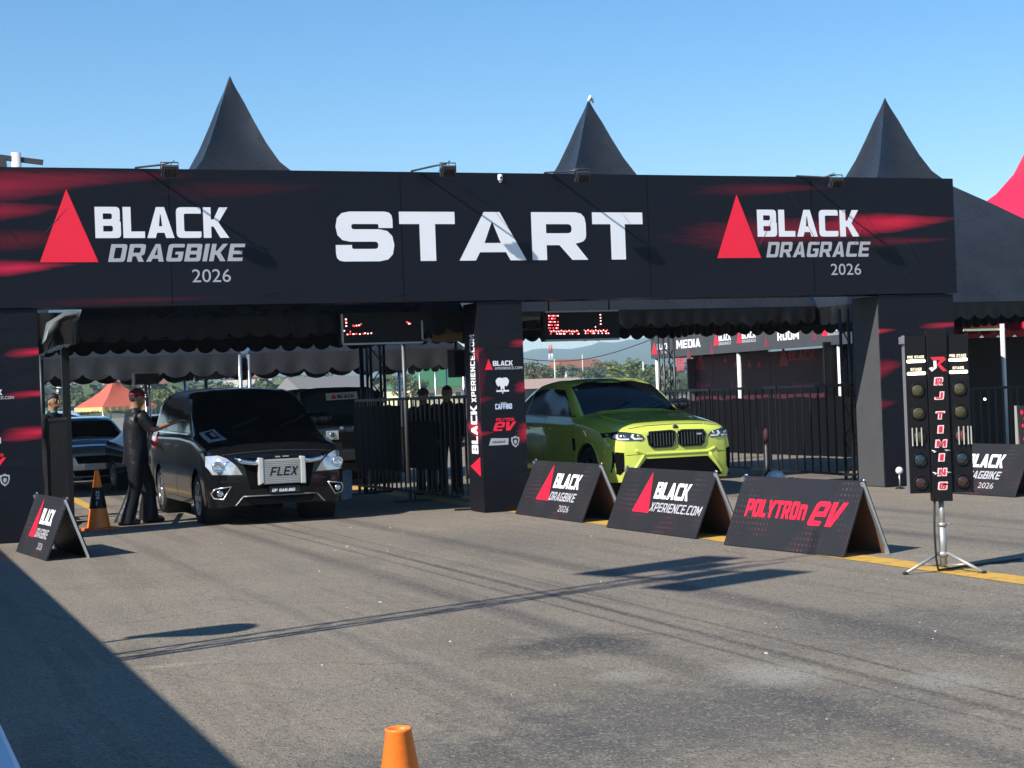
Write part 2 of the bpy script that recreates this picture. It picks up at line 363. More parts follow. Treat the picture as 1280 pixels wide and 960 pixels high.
# ------------------------------------------------------------------ ground
def asphalt():
    m, nt, p = new_mat('asphalt'); g = nt.nodes.new('ShaderNodeTexCoord').outputs['Object']
    s = nd(nt, 'ShaderNodeSeparateXYZ'); nt.links.new(g, s.inputs[0]); X, Y = s.outputs[0], s.outputs[1]
    big = noise(nt, g, .22, 5, .6); mid = noise(nt, g, 1.1, 6, .65); fine = noise(nt, g, 26, 5, .7); grit = noise(nt, g, 95, 3, .7)
    mpn = nd(nt, 'ShaderNodeMapping'); mpn.inputs['Scale'].default_value = (2.2, .10, 1); nt.links.new(g, mpn.inputs[0])
    lane = noise(nt, mpn.outputs[0], 1.3, 6, .6)
    col = mixc(nt, ramp(nt, big, .3, .7), (.142, .119, .090), (.228, .192, .144))
    col = mixc(nt, mth(nt, 'MULTIPLY', ramp(nt, mid, .38, .75), .5), col, (.094, .082, .068))
    col = mixc(nt, mth(nt, 'MULTIPLY', ramp(nt, lane, .52, .78), .55), col, (.056, .051, .046))
    col = mixc(nt, mth(nt, 'MULTIPLY', ramp(nt, lane, .45, .25), .35), col, (.235, .20, .158))
    # rubber laid down along the lane, two bands broken up by noise
    for x0, w, st in ((-3.55, .20, .45), (-1.9, .22, .5), (-2.85, .05, .6), (-2.62, .03, .5), (-3.05, .035, .45), (2.3, .25, .4), (4.0, .25, .4), (-4.9, .12, .2)):
        wob = mth(nt, 'MULTIPLY', mth(nt, 'SUBTRACT', noise(nt, mpn.outputs[0], .35, 1), .5), .5)
        d = mth(nt, 'ABSOLUTE', mth(nt, 'SUBTRACT', mth(nt, 'ADD', X, wob), x0))
        f = ramp(nt, mth(nt, 'DIVIDE', d, w), .2, 1.0, (1, 1, 1), (0, 0, 0))
        f = mth(nt, 'MULTIPLY', f, mth(nt, 'MULTIPLY', ramp(nt, lane, .25, .55), min(1, st*1.35)))
        col = mixc(nt, f, col, (.035, .034, .035))
    # stains and one scraped patch, each with a shape of its own
    for x0, y0, ru, rv, st, c in ((-3.75, -11.96, .75, .55, .75, (.03, .03, .031)), (-4.2, -14.5, 1.6, 1.3, .65, (.052, .052, .051)), (-3.3, -13.6, .42, .5, .5, (.30, .285, .25)), (-2.6, -14.3, .3, .35, .5, (.27, .255, .22)), (-4.0, -13.2, .25, .25, .4, (.28, .265, .23)),
                                  (-6.21, -11.26, .32, .10, .8, (.30, .25, .18)), (-5.6, -15.0, 1.2, .9, .5, (.055, .055, .054)), (-1.6, -12.6, 1.6, 1.3, .5, (.055, .053, .052)), (-1.5, -4.2, 1.3, 2.2, .3, (.06, .058, .056))):
        a = mth(nt, 'DIVIDE', mth(nt, 'SUBTRACT', X, x0), ru); b = mth(nt, 'DIVIDE', mth(nt, 'SUBTRACT', Y, y0), rv)
        d = mth(nt, 'SQRT', mth(nt, 'ADD', mth(nt, 'MULTIPLY', a, a), mth(nt, 'MULTIPLY', b, b)))
        d = mth(nt, 'ADD', d, mth(nt, 'MULTIPLY', mth(nt, 'SUBTRACT', noise(nt, g, 4.5, 8, .75), .5), 2.0))
        col = mixc(nt, mth(nt, 'MULTIPLY', ramp(nt, d, .35, 1.0, (1, 1, 1), (0, 0, 0)), st), col, c)
    # cracks
    wv = nd(nt, 'ShaderNodeVectorMath'); wv.operation = 'MULTIPLY_ADD'
    nn = nd(nt, 'ShaderNodeTexNoise', Scale=1.5, Detail=6.0); nt.links.new(g, nn.inputs['Vector'])
    nt.links.new(nn.outputs['Color'], wv.inputs[0]); wv.inputs[1].default_value = (.7, .7, 0); nt.links.new(g, wv.inputs[2])
    vo = nd(nt, 'ShaderNodeTexVoronoi', feature='DISTANCE_TO_EDGE', Scale=.33); nt.links.new(wv.outputs[0], vo.inputs['Vector'])
    ck = ramp(nt, vo.outputs['Distance'], .001, .006, (1, 1, 1), (0, 0, 0))
    ck = mth(nt, 'MULTIPLY', ck, ramp(nt, big, .38, .55)); col = mixc(nt, mth(nt, 'MULTIPLY', ck, .32), col, (.03, .03, .03))
    # aggregate: light and dark stones
    vs = nd(nt, 'ShaderNodeTexVoronoi', Scale=75.0); nt.links.new(g, vs.inputs['Vector'])
    sc = nd(nt, 'ShaderNodeSeparateColor'); nt.links.new(vs.outputs['Color'], sc.inputs[0])
    col = mixc(nt, mth(nt, 'MULTIPLY', ramp(nt, sc.outputs[0], .80, .97), .55), col, (.32, .285, .24))
    col = mixc(nt, mth(nt, 'MULTIPLY', ramp(nt, sc.outputs[1], .84, .95), .6), col, (.03, .03, .03))
    col = mixc(nt, mth(nt, 'MULTIPLY', ramp(nt, fine, .35, .7), .5), col, mixc(nt, 1.0, col, (1.35, 1.33, 1.3), 'MULTIPLY'))
    nt.links.new(col, p.inputs['Base Color']); p.inputs['Roughness'].default_value = .82; p.inputs['Specular IOR Level'].default_value = .35
    h = mth(nt, 'ADD', mth(nt, 'MULTIPLY', vs.outputs['Distance'], .5), mth(nt, 'ADD', mth(nt, 'MULTIPLY', grit, .6), mth(nt, 'MULTIPLY', fine, .7)))
    bump(nt, p, h, .8, .012); return m
ASPH = asphalt()
g = MB(); g.add([(-3800, -1300, 0), (3800, -1300, 0), (3800, 4800, 0), (-3800, 4800, 0)], [(0, 1, 2, 3)])
struct('ground', g, ASPH)
def yellow_paint():
    m, nt, p = new_mat('yellow_road_paint'); co = objco(nt)
    n = noise(nt, co, 5, 6, .7); n2 = noise(nt, co, 40, 4)
    col = mixc(nt, n2, (.48, .27, .03), (.62, .36, .06)); col = mixc(nt, mth(nt, 'MULTIPLY', ramp(nt, n, .48, .68), .75), col, (.14, .11, .075))
    nt.links.new(col, p.inputs['Base Color']); p.inputs['Roughness'].default_value = .75; bump(nt, p, n2, .5, .01); return m
YEL = yellow_paint()
def strip(name, pts, z, m):
    b = MB(); b.add([(x, y, z) for x, y in pts], [tuple(range(len(pts)))]); return struct(name, b, m)
strip('painted_line', [(.33, -30), (.66, -30), (.66, 60), (.33, 60)], .004, YEL)
strip('painted_line', [(-4.55, 5.2), (-4.37, 5.2), (-3.7, 30), (-3.9, 30)], .004, YEL)
# loose grit and paper scraps on the asphalt
lb = MB()
for i in range(120):
    x, y = rnd.uniform(-6.3, .3), rnd.uniform(-17.5, -1)
    if rnd.random() < .3: x = rnd.uniform(-3.3, .2)
    s_ = rnd.choice([.003, .004, .004, .005, .006, .008, .013]); a = rnd.random()*3.1
    lb.box((x, y, s_*.3), (s_*rnd.uniform(1, 2.4), s_, s_*.6), Matrix.Rotation(a, 3, 'Z'))
struct('litter', lb, mat('pale_grit', (.42, .40, .37), .8, var=.4, scale=3), 'stuff')

# ------------------------------------------------------------------ start gantry
GX0, GX1, GZ0, GZ1, GD = -7.1, 7.80, 2.905, 4.655, .62
RS = (.42, .012, .035)
BAN = print_mat('banner_print', (.0075, .0085, .014), [
    (-6.2, 4.42, 1.5, .22, .85, (.30, .016, .04)), (-5.2, 4.53, 1.6, .12, .5, (.20, .014, .03)), (-6.3, 4.10, .9, .14, .6, (.42, .015, .045)),
    (-6.1, 3.40, .75, .10, 1.0, (.60, .02, .06)), (-6.0, 3.75, .9, .14, .35, (.25, .012, .03)), (-3.2, 4.40, 1.2, .12, .35, (.10, .01, .02)),
    (4.6, 4.47, 1.3, .09, .55, (.16, .012, .025)), (6.6, 3.97, 1.25, .16, 1.0, (.62, .018, .05)), (5.2, 3.86, 2.3, .20, .55, (.32, .012, .035)),
    (6.8, 3.70, 1.1, .07, .45, (.2, .012, .03)), (-4.6, 2.98, 1.4, .05, .25, (.2, .01, .03))], rough=.36, wr=.06)
gan = thing('start_gantry', 'wide black and red START gantry spanning both lanes on three pillars', 'gantry', (0, 0, 0))
b = MB(); b.box(((GX0+GX1)/2, .0, (GZ0+GZ1)/2), (GX1-GX0, .06, GZ1-GZ0)); part(gan, 'banner', b, BAN)
b = MB(); b.box(((GX0+GX1)/2, GD, (GZ0+GZ1)/2-.01), (GX1-GX0, .04, GZ1-GZ0-.04)); part(gan, 'back_panel', b, BLACKV)
b = MB(); b.box((GX1-.02, GD/2+.005, (GZ0+GZ1)/2-.01), (.036, GD-.07, GZ1-GZ0-.03)); part(gan, 'end_panel', b, BLACKV)
b = MB(); b.box(((GX0+GX1)/2, GD/2+.005, GZ0+.02), (GX1-GX0-.08, GD-.07, .03)); part(gan, 'soffit', b, BLACKV)
# box truss inside the banner: top chords and braces show above and behind
b = MB()
for y in (.08, .52):
    for z in (GZ1-.06, GZ0+.10):
        b.tube([(GX0+.1, y, z), (GX1-.1, y, z)], .025, 6)
k = GX0+.1
while k < GX1-.7:
    b.tube([(k, .08, GZ1-.06), (k+.6, .52, GZ1-.06)], .014, 5); b.tube([(k, .52, GZ0+.1), (k+.6, .52, GZ1-.06)], .014, 5); k += .6
part(gan, 'truss', b, DARKM)
PILS = (-.002, 2.902)
def pillar(x0, x1, m, depth, sidem):
    b = MB(); b.box(((x0+x1)/2, .012, 1.45), (x1-x0, .03, 2.88)); P = part(gan, 'pillar', b, m)
    for xx in (x0+.012, x1-.012):
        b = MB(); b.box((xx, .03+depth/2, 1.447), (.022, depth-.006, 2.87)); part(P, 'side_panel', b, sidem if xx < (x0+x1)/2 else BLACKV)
    b = MB(); b.box(((x0+x1)/2, .03+depth+.012, 1.447), (x1-x0-.01, .02, 2.87)); part(P, 'back_panel', b, BLACKV)
    b = MB()
    for xx in (x0+.07, x1-.07):
        for yy in (.09, depth-.03): b.tube([(xx, yy, .01), (xx, yy, 2.85)], .024, 6)
    part(P, 'leg', b, DARKM)
    return P
PC = print_mat('pillar_print', (.0075, .0085, .013), [
    (.69, 2.32, .26, .055, .8, (.55, .02, .055)), (.70, 1.72, .22, .085, .75, (.58, .02, .055)), (.71, 1.05+.05, .22, .13, .9, (.66, .02, .06)), (-.03, 2.22, .14, .05, .5, (.45, .02, .05)),
    (.02, 1.55, .2, .06, .35, (.3, .02, .04)), (-.02, 1.08, .22, .045, .6, (.45, .02, .05)), (.0, 1.85, .13, .5, .35, (.18, .012, .03))], rough=.4)
PL = print_mat('pillar_print_wide', (.0075, .0085, .013), [
    (-5.82, 2.36, .42, .055, .95, (.60, .02, .06)), (-5.82, 1.84, .48, .045, .95, (.62, .02, .06)), (-5.82, 1.36, .52, .085, 1.0, (.66, .02, .06))], rough=.4)
PR = print_mat('pillar_print_far', (.0075, .0085, .013), [
    (6.42, 2.35, .3, .05, .8, (.5, .02, .05)), (7.6, 2.42, .5, .05, .9, (.5, .02, .05)), (6.5, 1.80, .32, .14, .6, (.35, .015, .04)), (6.45, 1.25, .25, .08, .4, (.3, .015, .04))], rough=.42)
PSIDE = print_mat('pillar_side_print', (.008, .008, .011), [(.02, 2.15, .3, .12, .7, (.4, .015, .04)), (.3, 1.15, .4, .13, .9, (.5, .02, .05))], ax=(1, 2), rough=.45)
pc = pillar(0, .652, PC, .54, PSIDE); pl = pillar(GX0, -5.825, PL, .60, BLACKV); pr = pillar(6.41, 7.74, PR, .70, SUNSIDE)

def lett(par, mb, m, nm='lettering'): return part(par, nm, mb, m)
ex, ez = Vector((1, 0, 0)), Vector((0, 0, 1)); YB = -.0335
# the truss behind shows as faint creases in the stretched print, and the sheet is sewn from widths
b = MB()
for x0, x1, z0, z1 in ((4.1, 4.9, 3.1, 4.5), (4.9, 5.7, 4.5, 3.1), (5.7, 6.5, 3.1, 4.5), (6.5, 7.3, 4.5, 3.1), (-5.2, -5.9, 4.4, 3.6), (-6.6, -5.9, 4.4, 3.6), (6.55, 7.05, 3.02, 3.22), (-3.2, -2.5, 2.98, 3.10), (-1.4, -.9, 2.95, 3.02)):
    b.tube([(x0, -.0285, z0), ((x0+x1)/2, -.0305, (z0+z1)/2), (x1, -.0285, z1)], [.001, .006, .001], 6)
part(gan, 'creases', b, BAN)['kind'] = 'stuff'
b = MB()
for x in (-4.15, -1.05, 2.62, 5.30): b.box((x, -.031, (GZ0+GZ1)/2), (.014, .004, GZ1-GZ0-.01))
part(gan, 'seams', b, mat('seam_vinyl', (.005, .0055, .008), .6, spec=.1))['kind'] = 'stuff'
# START: wide letters, each placed on its own measured span
b = MB()
for ch, x0, x1 in (('S', -1.97, -1.16), ('T', -1.08, -.29), ('A', -.24, .74), ('R', .83, 1.67), ('T', 1.75, 2.53)):
    WW = (x1-x0)/.665
    text(ch, (x0, YB, 3.452), ex, ez, .665, x1-x0, W=WW/(1.08 if ch == 'A' else 1), t=.335, b=.25 if ch != 'A' else .19, rr=.26 if ch == 'S' else .2, mb=b)
lett(gan, b, WHITEP)
def logo(x0, z0, x1, z1, word, w0, w1, year):
    b = tri((x0[0], YB, z0), ex, ez, x0[1]-x0[0], z1-z0); lett(gan, b, REDP, 'emblem')
    b = text('BLACK', (x1[0], YB, 3.77), ex, ez, .395, x1[1]-x1[0], W=.80, t=.25, b=.21, sp=.07); lett(gan, b, WHITEP)
    b = text(word, (w0, YB, 3.468), ex, ez, .225, w1-w0-.04, W=.80, t=.23, b=.20, sp=.11, shear=.22); lett(gan, b, GREYP)
    b = plain('2026', (year[0], YB, 3.20), ex, ez, .175, year[1]-year[0]); lett(gan, b, GREYP)
logo((-5.775, -5.06), 3.468, (-5.085, -3.39), 4.385, 'DRAGBIKE', -4.94, -3.19, (-3.885, -3.385))
logo((3.70, 4.42), 3.462, (4.375, 6.10), 4.385, 'DRAGRACE', 4.505, 6.28, (5.585, 6.105))

def pillar_graphics(P, dx, dz):
    yb = -.0065
    Q = lambda px, py: pY(px, py, 0)
    def O(px, py): q = Q(px, py); return Vector((q.x+dx, yb, q.z+dz))
    W = lambda a, c, y: abs(Q(a, y).x-Q(c, y).x); H = lambda a, c, x: abs(Q(x, a).z-Q(x, c).z)
    lett(P, tri(O(606, 462.5), ex, ez, W(606, 616, 460), H(448, 462, 610)), REDP, 'emblem')
    lett(P, text('BLACK', O(616, 457.5), ex, ez, H(451.3, 457.5, 620), W(616, 641, 455), W=.8, t=.25, sp=.08), WHITEP)
    lett(P, text('XPERIENCE.COM', O(618, 462.2), ex, ez, H(459, 462.2, 620), W(618, 652.5, 460), shear=.2, t=.2), GREYP)
    # elephant head badge with a ribbon
    o = O(619.5, 492); w = W(619.5, 637, 480); h = H(472, 492, 628)
    el = [(.02, .80), (.16, .97), (.36, .99), (.5, .94), (.64, .99), (.84, .97), (.98, .80), (.93, .58), (.80, .42), (.68, .50), (.63, .34), (.66, .20), (.56, .12), (.54, .30), (.46, .30), (.42, .16), (.35, .22), (.37, .34), (.32, .50), (.20, .42), (.07, .58)]
    b = MB().flat([[(a*w, c*h) for a, c in el]], o, ex, ez)
    b.flat([[(a*w, c*h) for a, c in ((.05, .10), (.95, .10), (.95, .20), (.05, .20))]], o+Vector((0, -.002, 0)), ex, ez)
    b.flat([[(a*w, c*h) for a, c in ((.42, .06), (.58, .06), (.5, -.03))]], o, ex, ez)
    lett(P, b, WHITEP, 'badge')
    b = MB().flat([[(a*w, c*h) for a, c in ((.30, .55), (.42, .50), (.44, .62), (.34, .70))], [(a*w, c*h) for a, c in ((.70, .55), (.58, .50), (.56, .62), (.66, .70))]], o+Vector((0, -.0025, 0)), ex, ez)
    b = MB().flat([[(a*w, c*h) for a, c in ((.02, .24), (.14, .24), (.14, .32), (.02, .32))]], o+Vector((0, -.0025, 0)), ex, ez); lett(P, b, DREDP, 'badge')
    lett(P, text('CAFFINO', O(619, 511.8), ex, ez, H(505, 511.8, 630), W(619, 640, 508), W=.72, t=.26, b=.22, sp=.07), mat('pale_blue_print', (.55, .66, .80), .42, var=.04))
    o = O(625.5, 504.2); lett(P, MB().flat([[(0, 0), (W(625.5, 633, 503), 0), (W(625.5, 633, 503), .012), (0, .012)]], o, ex, ez), GREYP)
    lett(P, text('POLYTRON', O(620, 526.8), ex, ez, H(523, 526.8, 630), W(620, 642.5, 525), t=.2, sp=.12), REDP)
    evw = W(616, 645.7, 533); evh = H(528, 539, 630); b = MB(); ev_mark(b, O(616, 539), ex, ez, evw, evh); lett(P, b, REDP)
    o = O(611, 557); w = W(611, 636, 552); h = H(548, 557, 620)
    lett(P, MB().flat([[(0, 0), (w*.97, 0), (w, h*.9), (w*.12, h)]], o, ex, ez), GREYP, 'badge')
    b = MB()
    for k_ in range(6): b.flat([[(w*(.17+.11*k_), h*.32), (w*(.25+.11*k_), h*.32), (w*(.27+.11*k_), h*(.56+.06*(k_ % 2))), (w*(.19+.11*k_), h*(.56+.06*(k_ % 2)))]], o+Vector((0, -.0025, 0)), ex, ez)
    lett(P, b, mat('slate_print', (.12, .12, .14), .45), 'badge')
    o = O(639, 559.5); w = W(639, 649.5, 552); h = H(545, 559.5, 644)
    sh = [(.5, 0), (.85, .22), (1, .6), (.97, .88), (.72, .90), (.5, 1), (.28, .90), (.03, .88), (0, .6), (.15, .22)]
    lett(P, MB().flat([[(a*w, c*h) for a, c in sh]], o, ex, ez), GREYP, 'badge')
    b = MB().flat([[(a*w, c*h) for a, c in ((.5, .16), (.74, .34), (.84, .6), (.8, .76), (.5, .82), (.2, .76), (.16, .6), (.26, .34))], [(a*w, c*h) for a, c in ((.5, .28), (.66, .42), (.70, .62), (.5, .70), (.3, .62), (.34, .42))]], o+Vector((0, -.0025, 0)), ex, ez)
    lett(P, b, BLACKV, 'badge')
def ev_mark(b, o, x, z, w, h):
    """slanted lower-case e and v"""
    x, z = Vector(x), Vector(z); sh = .30
    f = lambda pts: [((a*.88+c*sh*h/w)*w, c*h) for a, c in pts]
    b.flat([f([(.0, .12), (.06, 0), (.44, 0), (.44, .2), (.17, .2), (.15, .38), (.50, .38), (.50, .88), (.42, 1), (.10, 1), (.02, .88)]), f([(.15, .58), (.36, .58), (.36, .80), (.17, .80)])], o, x, z)
    b.flat([f([(.54, 1), (.70, 1), (.735, .34), (.86, 1), (1.02, 1), (.82, 0), (.62, 0)])], o, x, z)
pillar_graphics(pc, 0, 0)
q0, q1 = pY(644, 552), pY(6, 600)
pillar_graphics(pl, q1.x-q0.x, q1.z-q0.z)
# upright lettering on the lane side of the middle pillar
sp = [c for c in pc.children if c.name.startswith('side_panel')][0]
sx = -.0025
za, zb, zc = pX(592, 567, 0).z, pX(590, 503, 0).z, pX(586, 428, 0).z
lett(sp, text('BLACK', (sx, .16, za), ez, (0, 1, 0), .26, zb-za-.04, W=.8, t=.27, b=.22, sp=.08), WHITEP)
lett(sp, text('XPERIENCE.COM', (sx, .17, zb), ez, (0, 1, 0), .19, zc-zb+.1, W=.7, t=.2, sp=.14), WHITEP)
z0, z1 = pX(594, 595, 0).z, pX(594, 571, 0).z
lett(sp, tri((sx, .10, z0), ez, (0, 1, 0), z1-z0, .40), REDP, 'emblem')

# floodlights on arms along the top edge, each aimed back at the banner
FM = mat('floodlight_black', (.03, .031, .034), .4); FG = mat('floodlight_glass', (.16, .165, .17), .15, var=.2)
lampx = [pY(212, 214, -.5), pY(560, 214, -.5), pY(728, 221, -.5), pY(1045, 228, -.5)]
lab = ['black floodlight on the banner edge beside the leftmost tent peak, above BLACK DRAGBIKE', 'black floodlight on its arm above the START lettering, between two tent peaks',
       'black floodlight in front of the smallest, middle tent peak on the banner edge', 'black floodlight above BLACK DRAGRACE, left of the right-hand tent peak']
for i, q in enumerate(lampx):
    t = thing('floodlight', lab[i], 'floodlight', (q.x-.28, .02, GZ1), 0, 'floodlights along the top of the banner')
    ax = q.x; rot = Matrix.Rotation(R(35), 3, 'X')
    b = MB().tube([(q.x-.34, .04, GZ1+.02), (q.x-.10, -.32, q.z+.10), (q.x, -.47, q.z+.11)], .013, 6); part(t, 'arm', b, FM, world=True)
    b = MB().box((ax, -.5, q.z), (.20, .055, .15), rot)
    for k in range(6): b.box(Vector((ax-.075+.03*k, -.5, q.z))+rot @ Vector((0, -.038, 0)), (.008, .028, .13), rot)
    part(t, 'housing', b, FM, world=True, bevel=.006)
    b = MB().box(Vector((ax, -.5, q.z))+rot @ Vector((0, .030, 0)), (.17, .006, .12), rot); part(t, 'lens', b, FG, world=True)
    b = MB().tube([(ax-.11, -.5, q.z-.01), (ax-.11, -.5, q.z+.11), (ax+.11, -.5, q.z+.11), (ax+.11, -.5, q.z-.01)], .009, 5); part(t, 'bracket', b, FM, world=True)
    b = MB().tube([(ax+.02, -.48, q.z+.09), (ax+.10, -.3, q.z+.17), (ax+.02, -.05, q.z+.06)], .005, 5); part(t, 'cable', b, RUB, world=True)
q = pY(626, 221, -.06); t = thing('security_camera', 'tiny white camera on the banner edge above the letters A and R', 'camera', (q.x, -.03, q.z))
b = MB().lathe([(.0, -.05), (.03, -.05), (.034, -.03), (.034, .03), (.0, .045)], 14); part(t, 'housing', b, WHITEM)
b = MB().ball((0, -.03, -.012), (.018, .012, .018)); part(t, 'lens', b, GLASSD)
b = MB().box((0, .02, -.05), (.03, .05, .05)); part(t, 'bracket', b, WHITEM)

# ------------------------------------------------------------------ pagoda tents
PROF = [(0, .003), (.02, .013), (.05, .031), (.11, .066), (.185, .103), (.28, .158), (.36, .216), (.44, .315), (.53, .49), (.64, .69), (.76, .83), (.88, .935), (1, 1)]
def pagoda_roof(half, z0, z1, prof=PROF, m=8):
    b = MB(); vs, fs = [], []; n = 4*(m+1)
    for fr, w in prof:
        z = z1-(z1-z0)*fr; h = half*w
        for k in range(n):
            s_, t_ = divmod(k, m+1); u = -1+2*t_/m
            p = ((u, -1), (1, u), (-u, 1), (-1, -u))[s_]
            rr = math.hypot(*p); circ = max(0, 1-fr*7)             # the spire rounds off towards its tip
            px_, py_ = p[0]*(1-circ)+p[0]/rr*1.12*circ, p[1]*(1-circ)+p[1]/rr*1.12*circ
            sag = (1-u*u)*.045*half*math.sin(math.pi*min(1, fr)) 
            vs.append((px_*h-math.copysign(sag, px_)*(abs(p[0]) == 1)*(1-circ), py_*h-math.copysign(sag, py_)*(abs(p[1]) == 1)*(1-circ), z))
    for i in range(len(prof)-1):
        fs += [(i*n+k, (i+1)*n+k, (i+1)*n+(k+1) % n, i*n+(k+1) % n) for k in range(n) if k % (m+1) != m]
    b.add(vs, fs, True); return b
def valance(p0, p1, zt, drop, ns, seed=0, out=.035):
    """hanging strip with a scalloped lower edge, gently rippled"""
    rr = random.Random(seed); p0, p1 = Vector(p0), Vector(p1); d = p1-p0; L = d.length; t = d.normalized(); nrm = Vector((t.y, -t.x, 0))
    b = MB(); per = 8; N = ns*per; vs, fs = [], []; ph = [rr.uniform(-1, 1) for _ in range(ns+2)]
    for i in range(N+1):
        f = (i % per)/per; s_ = i//per; sc = math.sin(math.pi*f)**.6 if 0 < f < 1 else 0
        dr = drop*(.74+.26*sc)*(1+.06*ph[min(s_, ns)]); rip = out*(math.sin(2*math.pi*i/per)*.6+ph[min(s_, ns)]*.7*math.sin(math.pi*f))
        base = p0+d*(i/N)
        for j in range(4):
            v = j/3; vs.append(base+nrm*(rip*v*(.6+.4*v))+Vector((0, 0, zt-dr*v)))
    for i in range(N):
        fs += [(i*4+j, i*4+j+1, (i+1)*4+j+1, (i+1)*4+j) for j in range(3)]
    b.add(vs, fs, True); return b
def tent(label, cx, cy, half, ze, zp, roofm, valm, drop, ns, legs, legm, beam=None):
    t = thing('pagoda_tent', label, 'tent', (cx, cy, 0), 0, 'pagoda tents round the start')
    part(t, 'roof', pagoda_roof(half, ze, zp), roofm)
    cs = [(-half, -half), (half, -half), (half, half), (-half, half)]
    for i in range(4):
        a, c = cs[i], cs[(i+1) % 4]
        o = part(t, 'valance', valance((a[0], a[1], 0), (c[0], c[1], 0), ze+.0, drop, ns, int(cx*7)+i), valm)
    for (x, y) in legs:
        b = MB().tube([(x*(half-.03), y*(half-.03), 0), (x*(half-.03), y*(half-.03), ze-.02)], .04, 8); part(t, 'pole', b, legm)
    b = MB()
    for i in range(4):
        a, c = cs[i], cs[(i+1) % 4]; k = .985
        b.tube([(a[0]*k, a[1]*k, ze-.05), (c[0]*k, c[1]*k, ze-.05)], .025, 6)
    part(t, 'eave_frame', b, legm)
    return t
ALLC = [(-1, -1), (1, -1), (1, 1), (-1, 1)]
BACKC = [(1, 1), (-1, 1)]
t1 = tent('black pagoda tent whose tall peak stands above BLACK DRAGBIKE', -2.5, 3.75, 2.70, 2.80, 6.60, TENT, BLACKV, .30, 19, BACKC, DARKM)
t2 = tent('black pagoda tent whose peak shows above the T of START', 4.53, 6.2, 2.82, 2.92, 6.86, TENT, BLACKV, .30, 20, [(-1, 1), (-1, -1)], mat('dull_steel', (.12, .12, .125), .5, metal=.6))
t3 = tent('black pagoda tent with its slope sweeping down past the right end of the banner', 10.12, 5.2, 2.66, 2.90, 6.87, TENT, BLACKV, .30, 19, [(1, 1), (1, -1)], DARKM)
b = MB(); vs, fs = [], []
for i in range(9):
    for j in range(5): vs.append((.12+2.1*j/4-t2.location.x, .80+5.5*i/8-t2.location.y, 2.80-.10*math.sin(math.pi*j/4)+.015*math.sin(i*1.7+j)))
for i in range(8): fs += [(i*5+j, i*5+j+1, i*5+j+6, i*5+j+5) for j in range(4)]
b.add(vs, fs, True); part(t2, 'shade_cloth', b, BLACKV)  # cloth added between two tents, sized to shade the green car
part(t2, 'streamer', MB().tube([(0, 0, 6.83), (.03, -.02, 6.92), (.07, 0, 6.87), (.10, .01, 6.81)], [.03, .035, .03, .01], 6), WHITEM)
b = MB().tube([(-5.3-t1.location.x, -.6, 2.72), (.2-t1.location.x, -.6, 2.72)], .03, 8); dr = MB()
for i in range(13):
    x = -5.95+1.1*i/12-t1.location.x; dr.v += [Vector((x, 1.9-t1.location.y+.03*math.sin(i*2.1), 2.95)), Vector((x, 1.9-t1.location.y+.06*math.sin(i*2.1), 2.30+.03*i+.02*math.sin(i*1.3)))]
for i in range(12): dr.f.append((2*i, 2*i+1, 2*i+3, 2*i+2)); dr.sm.append(True)
part(t1, 'drape', dr, CLOTHB)
part(t1, 'beam', b, mat('dull_steel', (.12, .12, .125), .5, metal=.6))
t5 = tent('low black pagoda tent with grey scalloped edge behind the black van', -4.15, 12.4, 2.9, 2.56, 4.3, TENT, VAL, .42, 12, ALLC, STEEL)
t6 = tent('low black pagoda tent with grey scalloped edge behind the lane fence', 1.02, 11.7, 2.15, 2.56, 3.9, TENT, VAL, .42, 8, ALLC, STEEL)
REDT = mat('red_tent_vinyl', (.62, .014, .05), .4, var=.1, scale=2, bmp=.15, bscale=3)
q = pY(1313, 110, 10.5)
tr_ = tent('bright red pagoda tent rising at the right edge behind the black tent', q.x, 10.5, 2.95, 2.9, q.z, REDT, REDT, .34, 12, ALLC, STEEL)
# clustered legs wrapped in black, with guy rods, where two tents meet
def leg_cluster(x, y, label, h=2.75):
    t = thing('truss_column', label, 'truss column', (x, y, 0), 0, 'black truss columns under the tents')
    b = MB()
    for sx_ in (-.12, .12):
        for sy_ in (-.12, .12): b.tube([(sx_, sy_, 0), (sx_, sy_, h)], .026, 8)
    part(t, 'chords', b, mat('satin_black_steel', (.03, .03, .033), .35, metal=.3))
    b = MB(); z = .1; k = 0
    while z < h-.3:
        for (a, c) in (((-.12, -.12), (.12, -.12)), ((.12, -.12), (.12, .12)), ((-.12, .12), (-.12, -.12))):
            p, q = (a, c) if k % 2 == 0 else (c, a)
            b.tube([(p[0], p[1], z), (q[0], q[1], z+.3)], .011, 5)
        z += .3; k += 1
    part(t, 'lacing', b, DARKM)
    b = MB().box((0, 0, .02), (.36, .36, .03)); part(t, 'base_plate', b, DARKM)
    return t
leg_cluster(.43, 6.45, 'dark truss column rising behind the lane fence, right of the van')
leg_cluster(8.15, 10.8, 'dark truss column in front of the media booth, right of the green car')
leg_cluster(6.62, 1.12, 'dark truss column beside the sunlit side of the right pillar')
b = MB().box((-5.07, 3.94, 1.42), (.11, .11, 2.80)); b.box((-5.07, 3.94, .012), (.24, .24, .02))
solo('support_post', 'black square post behind the left pillar, by the folded gate', 'post', b, DARKM, (-5.07, 3.94, 0))
